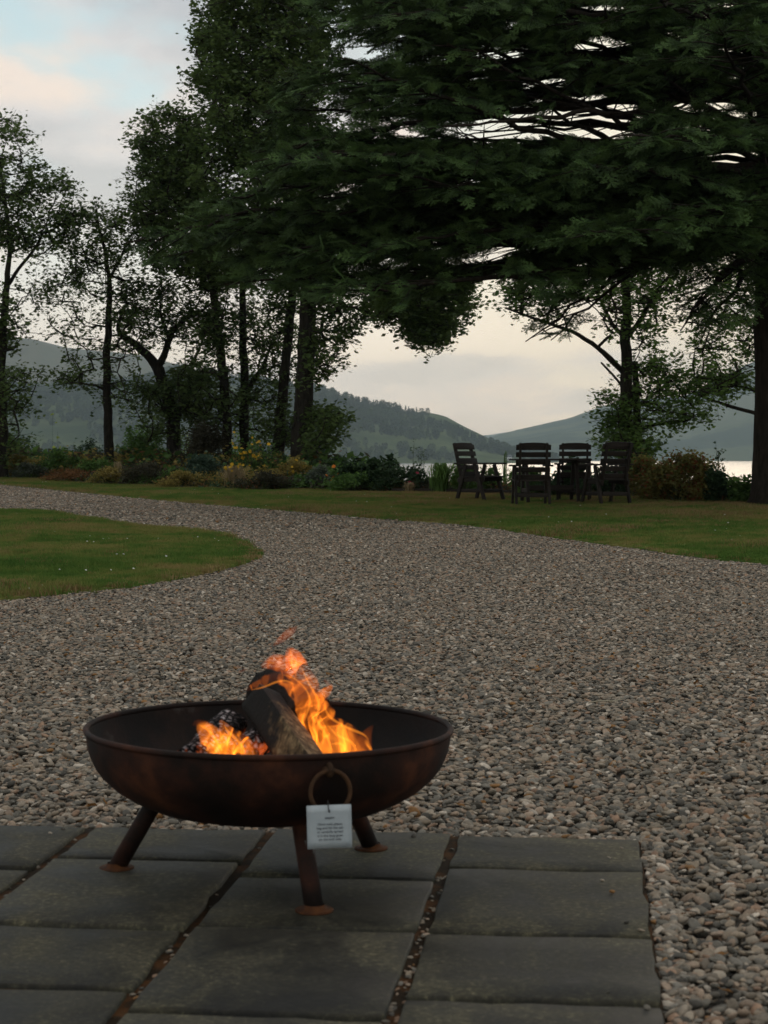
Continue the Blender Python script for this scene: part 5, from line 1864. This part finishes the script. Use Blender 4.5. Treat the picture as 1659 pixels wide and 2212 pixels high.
M['char'] = principled('charred_bark', [(0.3, (0.006, 0.0055, 0.005)), (0.55, (0.016, 0.013, 0.011)), (0.75, (0.035, 0.028, 0.022))], 30, 8, 0.9, 0.9, 80, spec=0.15, bump_dist=.01)
# split log: tan split faces, scorched towards the top and the edges
m, n, l, out = new_mat('split_wood')
tcn = n.new('ShaderNodeTexCoord')
mp = n.new('ShaderNodeMapping'); mp.inputs['Scale'].default_value = (60, 60, 7); l.new(tcn.outputs['Object'], mp.inputs[0])
gr = N(n, 'ShaderNodeTexNoise', i_Scale=1.0, i_Detail=8.0, i_Roughness=0.65, i_Distortion=0.6); l.new(mp.outputs[0], gr.inputs['Vector'])
cw = ramp(n, [(0.36, (0.022, 0.015, 0.009)), (0.5, (0.105, 0.070, 0.035)), (0.64, (0.24, 0.17, 0.090))]); l.new(gr.outputs[0], cw.inputs[0])
pa = N(n, 'ShaderNodeTexNoise', i_Scale=16.0, i_Detail=5.0, i_Roughness=0.6); l.new(tcn.outputs['Object'], pa.inputs['Vector'])
spz = n.new('ShaderNodeSeparateXYZ'); l.new(tcn.outputs['Object'], spz.inputs[0])
fz = math_n(n, l, 'MULTIPLY_ADD', spz.outputs['Z'], 4.2); l.new(pa.outputs[0], fz.node.inputs[2])
f = math_n(n, l, 'MULTIPLY_ADD', math_n(n, l, 'ADD', spz.outputs['X'], math_n(n, l, 'MULTIPLY', spz.outputs['Z'], .42)), -7.5); l.new(fz, f.node.inputs[2])
sr_ = ramp(n, [(0.54, (0, 0, 0)), (0.74, (1, 1, 1))]); l.new(f, sr_.inputs[0])
col = mixc(n, l, sr_.outputs[0], cw.outputs[0], (0.011, 0.010, 0.009, 1))
b = n.new('ShaderNodeBsdfPrincipled'); l.new(col, b.inputs['Base Color']); b.inputs['Roughness'].default_value = 0.8; b.inputs['Specular IOR Level'].default_value = 0.2
bp = n.new('ShaderNodeBump'); bp.inputs['Strength'].default_value = 0.8; bp.inputs['Distance'].default_value = 0.006
l.new(gr.outputs[0], bp.inputs['Height']); l.new(bp.outputs[0], b.inputs['Normal']); l.new(b.outputs[0], out.inputs[0])
M['split'] = m
# embers: ash-grey checks parted by dark cracks, a few of them glowing
m, n, l, out = new_mat('ember_char')
tcn = n.new('ShaderNodeTexCoord')
vo = N(n, 'ShaderNodeTexVoronoi', feature='DISTANCE_TO_EDGE', i_Scale=62.0); l.new(tcn.outputs['Object'], vo.inputs['Vector'])
no = N(n, 'ShaderNodeTexNoise', i_Scale=26.0, i_Detail=5.0); l.new(tcn.outputs['Object'], no.inputs['Vector'])
ash = ramp(n, [(0.36, (0.04, 0.030, 0.030)), (0.50, (0.20, 0.165, 0.165)), (0.62, (0.48, 0.42, 0.42))]); l.new(no.outputs[0], ash.inputs[0])
cr = ramp(n, [(0.05, (0, 0, 0)), (0.22, (1, 1, 1))]); l.new(vo.outputs['Distance'], cr.inputs[0])
col = mixc(n, l, cr.outputs[0], (0.006, 0.005, 0.005, 1), ash.outputs[0])
b = n.new('ShaderNodeBsdfPrincipled'); l.new(col, b.inputs['Base Color']); b.inputs['Roughness'].default_value = 0.95; b.inputs['Specular IOR Level'].default_value = 0.1
spz = n.new('ShaderNodeSeparateXYZ'); ge = n.new('ShaderNodeNewGeometry'); l.new(ge.outputs['Position'], spz.inputs[0])
gl = ramp(n, [(0.285, (1, 1, 1)), (0.345, (0, 0, 0))]); l.new(spz.outputs['Z'], gl.inputs[0])
gz = N(n, 'ShaderNodeTexNoise', i_Scale=34.0, i_Detail=2.0); l.new(tcn.outputs['Object'], gz.inputs['Vector'])
gm = ramp(n, [(0.50, (0, 0, 0)), (0.66, (1, 1, 1))]); l.new(gz.outputs[0], gm.inputs[0])
e_ = math_n(n, l, 'MULTIPLY', gl.outputs[0], gm.outputs[0])
b.inputs['Emission Color'].default_value = (1.0, 0.16, 0.03, 1)
l.new(math_n(n, l, 'MULTIPLY', e_, 0.8), b.inputs['Emission Strength'])
bp = n.new('ShaderNodeBump'); bp.inputs['Strength'].default_value = 1.0; bp.inputs['Distance'].default_value = 0.008
l.new(cr.outputs[0], bp.inputs['Height']); l.new(bp.outputs[0], b.inputs['Normal']); l.new(b.outputs[0], out.inputs[0])
M['ember'] = m


def add_log(name, a, b, rad, seed, mat, label, flat=None, lump=.12, cap=None):
    a, b = np.array(a), np.array(b)
    mid = (a + b) / 2
    root = bpy.data.objects.new(name, None)
    mb, fr_ = log_mesh(a - mid, b - mid, rad, seed, flat, lump)
    me = mb.mesh(name, True)
    me.materials.append(M[mat])
    bpy.data.objects.remove(root)
    o = link(bpy.data.objects.new(name, me)); o.location = mid
    tag(o, label, 'log')
    return o


add_log('split_log', P(676, 1668, 4.20), P(566, 1506, 4.43), .058, 3, 'split', 'split log leaning up left, tan face scorched black at its top', flat=[(R(62), .50), (R(150), .62)], lump=.06)
add_log('charred_log', P(668, 1560, 4.44), P(577, 1490, 4.60), .068, 8, 'char', 'black charred log behind, wrapped in the tallest flames', lump=.10)
add_log('charred_log', P(418, 1650, 4.24), P(500, 1566, 4.46), .047, 14, 'ember', 'short ashy log with chequered grey cracks at left of fire', lump=.16)
add_log('charred_log', P(500, 1640, 4.30), P(560, 1600, 4.38), .04, 15, 'ember', 'ember log low beneath the small left flames', lump=.2)
mb = MB()
cr_ = np.random.default_rng(4)
for q in range(70):
    a = cr_.random() * 6.283; rr = .22 * math.sqrt(cr_.random())
    x, y = rr * math.cos(a), rr * math.sin(a)
    zb = float(np.interp(rr, [q_[0] for q_ in prof], [q_[1] for q_ in prof])) + .032
    z = zb + cr_.random() * max(0.01, .10 - rr * .35)
    c = np.array([x, y, z]); s_ = cr_.uniform(.016, .034)
    Mx = np.linalg.qr(cr_.normal(size=(3, 3)))[0]
    mb.box(c, (s_ * 1.6, s_, s_ * .8), Mx)
o = mb.build('charcoal_bed', M['ember'], None, loc=(PX, PY_, 0))
tag(o, 'heap of charcoal and ash in the bottom of the bowl', 'charcoal', kind='stuff')

# ------------------------------------------------------------------ flames
def flame_mat(name, col_lo, col_hi, z0, z1, strength, scale, thr, sharp, base):
    m, n, l, out = new_mat(name)
    ge = n.new('ShaderNodeNewGeometry')
    sp = n.new('ShaderNodeSeparateXYZ'); l.new(ge.outputs['Position'], sp.inputs[0])
    # warp, then stretch upward: sheets of fire are the zero surfaces of this noise
    w = N(n, 'ShaderNodeTexNoise', i_Scale=9.0, i_Detail=1.0); l.new(ge.outputs['Position'], w.inputs['Vector'])
    sb = n.new('ShaderNodeVectorMath'); sb.operation = 'SUBTRACT'; l.new(w.outputs['Color'], sb.inputs[0]); sb.inputs[1].default_value = (.5, .5, .5)
    sc = n.new('ShaderNodeVectorMath'); sc.operation = 'SCALE'; sc.inputs['Scale'].default_value = 0.13; l.new(sb.outputs[0], sc.inputs[0])
    ad = n.new('ShaderNodeVectorMath'); ad.operation = 'ADD'; l.new(ge.outputs['Position'], ad.inputs[0]); l.new(sc.outputs[0], ad.inputs[1])
    mp = n.new('ShaderNodeMapping'); mp.inputs['Scale'].default_value = (1, 1, .36); l.new(ad.outputs[0], mp.inputs[0])
    no = N(n, 'ShaderNodeTexNoise', i_Scale=scale, i_Detail=1.2, i_Roughness=0.45); l.new(mp.outputs[0], no.inputs['Vector'])
    d = math_n(n, l, 'ABSOLUTE', math_n(n, l, 'SUBTRACT', no.outputs[0], 0.5))
    ridge = math_n(n, l, 'SUBTRACT', 1.0, math_n(n, l, 'DIVIDE', d, thr), clamp=True)
    ridge = math_n(n, l, 'POWER', ridge, sharp)
    f = math_n(n, l, 'MULTIPLY_ADD', ridge, 1.0); f.node.inputs[2].default_value = base
    mr = n.new('ShaderNodeMapRange'); l.new(sp.outputs['Z'], mr.inputs['Value'])
    mr.inputs['From Min'].default_value = z0; mr.inputs['From Max'].default_value = z1
    hc = mixc(n, l, mr.outputs[0], col_lo, col_hi)
    hc = mixc(n, l, ridge, mixc(n, l, 0.5, hc, (1.0, .085, .006, 1)), hc)
    fade = n.new('ShaderNodeMapRange'); l.new(sp.outputs['Z'], fade.inputs['Value'])
    fade.inputs['From Min'].default_value = z0; fade.inputs['From Max'].default_value = z1; fade.inputs['To Min'].default_value = 1.0; fade.inputs['To Max'].default_value = 0.30
    em = n.new('ShaderNodeEmission'); l.new(hc, em.inputs[0])
    l.new(math_n(n, l, 'MULTIPLY', math_n(n, l, 'MULTIPLY', f, fade.outputs[0]), strength), em.inputs[1])
    l.new(em.outputs[0], out.inputs['Volume'])
    m.cycles.volume_step_rate = 0.07
    return m


M['flame'] = flame_mat('flame', (1.0, .30, .018, 1), (1.0, .19, .020, 1), .30, .56, 92.0, 25.0, 0.048, 1.25, 0.045)
M['flame_wisp'] = flame_mat('flame_wisp', (1.0, .19, .012, 1), (1.0, .17, .018, 1), .45, .80, 17.0, 34.0, 0.15, 1.2, 0.30)
m, n, l, out = new_mat('flame_puff')
em = N(n, 'ShaderNodeEmission'); em.inputs[0].default_value = (1.0, .17, .022, 1); em.inputs[1].default_value = 11.0
l.new(em.outputs[0], out.inputs['Volume'])
M['flame_puff'] = m
fire = empty('fire', (PX + .05, PY_, .29))
FOO = np.array(fire.location)
tag(fire, 'orange log fire flames licking up out of the rusty bowl', 'fire')


def tongue(path, mat, seed, k=12, depth=.7, name='flame'):
    """path: [(px, py, Y, half-width px)] lofted into a wavy round-sectioned tongue"""
    pts = np.array([(*P(a, b_, Y), w / F * Y) for a, b_, Y, w in path])
    pts = resample(pts, .008)
    # smooth the corners
    for _ in range(3):
        pts[1:-1] = (pts[:-2] + 2 * pts[1:-1] + pts[2:]) / 4
    V = []
    m_ = len(pts)
    tg_ = np.gradient(pts[:, :3], axis=0)
    tg_ /= np.linalg.norm(tg_, axis=1)[:, None]
    for q in range(m_):
        p, rad = pts[q, :3], pts[q, 3]
        u = np.cross(tg_[q], (0, -1, 0)); u /= np.linalg.norm(u)
        w_ = np.cross(tg_[q], u)
        for j in range(k):
            a = j / k * 2 * math.pi
            w = 1 + .34 * fbm((math.cos(a) * 1.1 + seed, math.sin(a) * 1.1, q * .16), 1.0, 3)
            V.append(p - FOO + u * math.cos(a) * rad * w + w_ * math.sin(a) * rad * w * depth)
    V = np.array(V)
    i = np.arange(m_ - 1)[:, None] * k; j = np.arange(k)[None]; j2 = (j + 1) % k
    Q = np.stack([i + j, i + j2, i + k + j2, i + k + j], -1).reshape(-1, 4)
    n0 = len(V)
    V = np.vstack([V, pts[0, :3] - FOO, pts[-1, :3] - FOO])
    T = [(n0, (q + 1) % k, q) for q in range(k)] + [(n0 + 1, (m_ - 1) * k + q, (m_ - 1) * k + (q + 1) % k) for q in range(k)]
    MB().add(V, Q, T).build(name, M[mat], fire)


Yf = 4.36
tongue([(735, 1640, Yf, 45), (720, 1600, Yf, 48), (690, 1570, Yf, 40), (672, 1530, Yf + .02, 34), (662, 1490, Yf + .03, 32), (655, 1460, Yf + .05, 27), (640, 1430, Yf + .05, 20), (630, 1405, Yf + .05, 8), (626, 1396, Yf + .05, 1)], 'flame', 1)
tongue([(705, 1640, Yf - .04, 18), (698, 1600, Yf - .04, 22), (682, 1560, Yf - .05, 15), (668, 1530, Yf - .05, 10), (660, 1505, Yf - .05, 3)], 'flame', 2)
tongue([(765, 1635, Yf, 34), (762, 1605, Yf, 30), (745, 1580, Yf, 20), (722, 1560, Yf + .02, 12), (705, 1540, Yf + .03, 3)], 'flame', 3)
tongue([(780, 1635, Yf + .03, 24), (786, 1600, Yf + .03, 17), (795, 1580, Yf + .03, 10), (806, 1567, Yf + .03, 2)], 'flame', 4)
tongue([(690, 1530, Yf + .04, 20), (695, 1500, Yf + .06, 16), (712, 1490, Yf + .06, 8), (718, 1478, Yf + .06, 2)], 'flame', 5)
tongue([(650, 1500, Yf + .02, 22), (625, 1470, Yf + .02, 20), (590, 1462, Yf + .03, 12), (560, 1475, Yf + .04, 9), (535, 1490, Yf + .06, 6), (518, 1492, Yf + .06, 1)], 'flame', 6)
tongue([(640, 1450, Yf + .08, 24), (615, 1430, Yf + .08, 22), (585, 1432, Yf + .08, 16), (565, 1440, Yf + .08, 4)], 'flame_wisp', 7)
tongue([(640, 1440, Yf + .08, 26), (628, 1412, Yf + .08, 20), (622, 1398, Yf + .09, 3)], 'flame_wisp', 8)
tongue([(590, 1396, Yf + .1, 2), (602, 1384, Yf + .1, 8), (618, 1370, Yf + .11, 11), (632, 1364, Yf + .1, 9), (642, 1352, Yf + .1, 2)], 'flame_puff', 9)
tongue([(516, 1452, Yf + .1, 3), (526, 1448, Yf + .1, 7), (534, 1444, Yf + .1, 2)], 'flame_puff', 10)
tongue([(700, 1468, Yf + .1, 3), (708, 1476, Yf + .1, 6), (718, 1488, Yf + .1, 3)], 'flame_puff', 11)
# bright threads where sheets of flame fold over
m, n, l, out = new_mat('flame_thread')
em = N(n, 'ShaderNodeEmission'); em.inputs[0].default_value = (1.0, .29, .022, 1); em.inputs[1].default_value = 85.0
l.new(em.outputs[0], out.inputs['Volume'])
M['flame_thread'] = m
for q, th in enumerate([
    [(694, 1622, 2), (682, 1590, 4), (676, 1562, 4), (690, 1535, 3.5), (688, 1510, 3), (672, 1486, 3), (660, 1462, 2.5), (650, 1440, 1)],
    [(716, 1620, 2), (708, 1592, 3.5), (694, 1572, 3.5), (684, 1556, 3), (682, 1538, 1)],
    [(796, 1598, 1), (788, 1586, 2.5), (772, 1581, 3.5), (750, 1572, 3.5), (732, 1562, 3), (714, 1552, 3), (702, 1534, 2.5), (699, 1512, 1)],
    [(770, 1622, 2), (760, 1600, 3.5), (738, 1594, 3.5), (722, 1584, 3), (708, 1566, 1)],
    [(656, 1560, 1), (664, 1538, 3), (672, 1515, 3), (664, 1492, 2.5), (650, 1476, 2), (632, 1462, 2), (612, 1458, 1)],
    [(640, 1480, 1), (618, 1468, 2.5), (592, 1474, 2.5), (566, 1486, 2.5), (544, 1490, 1)],
    [(745, 1622, 2), (742, 1604, 3.5), (728, 1606, 3), (712, 1608, 1)],
    [(640, 1455, 1), (628, 1436, 2.5), (632, 1418, 2.5), (626, 1404, 1)],
    [(430, 1566, 1), (446, 1572, 4), (462, 1590, 4), (470, 1608, 4), (480, 1622, 3)],
    [(484, 1566, 1), (492, 1582, 4), (508, 1594, 4), (520, 1606, 3), (526, 1620, 2)],
    [(446, 1622, 3), (452, 1606, 4), (464, 1598, 3), (478, 1600, 1)]]):
    dy = (-.055 if q < 8 else -.135) + .03 * math.sin(q * 2.3)
    tongue([(a_, b_, Yf + dy + .012 * math.sin(q + j_), w_) for j_, (a_, b_, w_) in enumerate(th)], 'flame_thread', 40 + q, k=8, depth=.9)
# the small fire on the left
tongue([(470, 1645, Yf - .12, 44), (470, 1615, Yf - .12, 42), (452, 1590, Yf - .12, 26), (436, 1568, Yf - .12, 14), (424, 1556, Yf - .12, 10), (416, 1566, Yf - .12, 3)], 'flame', 12)
tongue([(500, 1640, Yf - .10, 36), (500, 1605, Yf - .10, 26), (488, 1575, Yf - .10, 16), (476, 1556, Yf - .10, 3)], 'flame', 13)
tongue([(535, 1640, Yf - .12, 22), (535, 1612, Yf - .12, 18), (522, 1590, Yf - .12, 10), (512, 1578, Yf - .12, 2)], 'flame', 14)
tongue([(448, 1645, Yf - .13, 20), (444, 1620, Yf - .13, 18), (440, 1600, Yf - .13, 9), (432, 1586, Yf - .13, 2)], 'flame', 21)
tongue([(486, 1648, Yf - .14, 16), (490, 1620, Yf - .14, 13), (500, 1600, Yf - .14, 7), (497, 1588, Yf - .14, 2)], 'flame', 22)
tongue([(700, 1522, Yf + .05, 4), (706, 1506, Yf + .05, 6), (716, 1500, Yf + .05, 5), (719, 1512, Yf + .05, 2)], 'flame', 23)
tongue([(812, 1610, Yf + .05, 10), (822, 1602, Yf + .05, 9), (832, 1596, Yf + .05, 3)], 'flame_wisp', 24)
tongue([(508, 1524, Yf + .02, 2), (511, 1520, Yf + .02, 5), (514, 1516, Yf + .02, 1)], 'flame', 15)

# ------------------------------------------------------------------ fallen leaves and twigs on the gravel
M['dead_leaf'] = leaf_mat('fallen_leaf', (0.10, 0.040, 0.012), (0.30, 0.15, 0.05), 0.2, world_scale=3)
dl_ = []
for q in range(4):
    r = np.random.default_rng(70 + q)
    s0 = .016
    V = [(-s0, 0, .002), (-.3 * s0, s0 * .5, .004 + r.random() * .004), (.5 * s0, s0 * .42, .003), (1.2 * s0, 0, .006), (.5 * s0, -s0 * .42, .002), (-.3 * s0, -s0 * .5, .005), (0, 0, .001)]
    me = MB().add(V, None, [(0, 1, 6), (1, 2, 6), (2, 3, 6), (3, 4, 6), (4, 5, 6), (5, 0, 6)]).mesh('fallen_leaf'); me.materials.append(M['dead_leaf']); dl_.append(me)
leaf_coll = source_collection('fallen_leaf_shapes', dl_)
k = 420
Y = 3.2 + 24 * rng.random(k) ** 1.2; X = rng.uniform(-1, 1, k) * (.22 * Y + .4)
ok = ~in_poly(X, Y, PATIO_POLY) & ~in_poly(X, Y, ISL) & in_poly(X, Y, GR)
X, Y = X[ok], Y[ok]; nn = len(X); s = rng.uniform(.5, 1.15, nn)
scatter('fallen_leaves', np.stack([X, Y, terrain(X, Y) + .002], 1), np.stack([rng.normal(0, .3, nn), rng.normal(0, .3, nn), rng.random(nn) * 6.28], 1), np.stack([s, s, s], 1), rng.integers(0, 4, nn), leaf_coll)
tw_ = P(1307, 1520, 7.45)
tw_.z = float(terrain(tw_.x, tw_.y))
o = MB().tube([(-.07, -.015, .006), (-.02, 0, .012), (.03, .004, .010), (.075, .02, .016)], [.003, .0035, .003, .002], 6).build('twig', principled('pale_twig', [(0.3, (0.28, 0.24, 0.17)), (0.7, (0.42, 0.37, 0.28))], 30, 3, .9, 0), None, smooth=True, loc=tw_)
tag(o, 'single pale twig lying on the gravel right of the fire', 'twig')

# ================================================================== HAZE
m, n, l, out = new_mat('haze')
pv = n.new('ShaderNodeVolumePrincipled')
pv.inputs['Color'].default_value = (0.72, 0.86, 0.98, 1)
pv.inputs['Density'].default_value = 1.0e-4
pv.inputs['Anisotropy'].default_value = 0.35
l.new(pv.outputs[0], out.inputs['Volume'])
hz = MB().box((0, 4800, 230), (15000, 10400, 482)).build('haze', m)
tag(hz, kind='stuff')
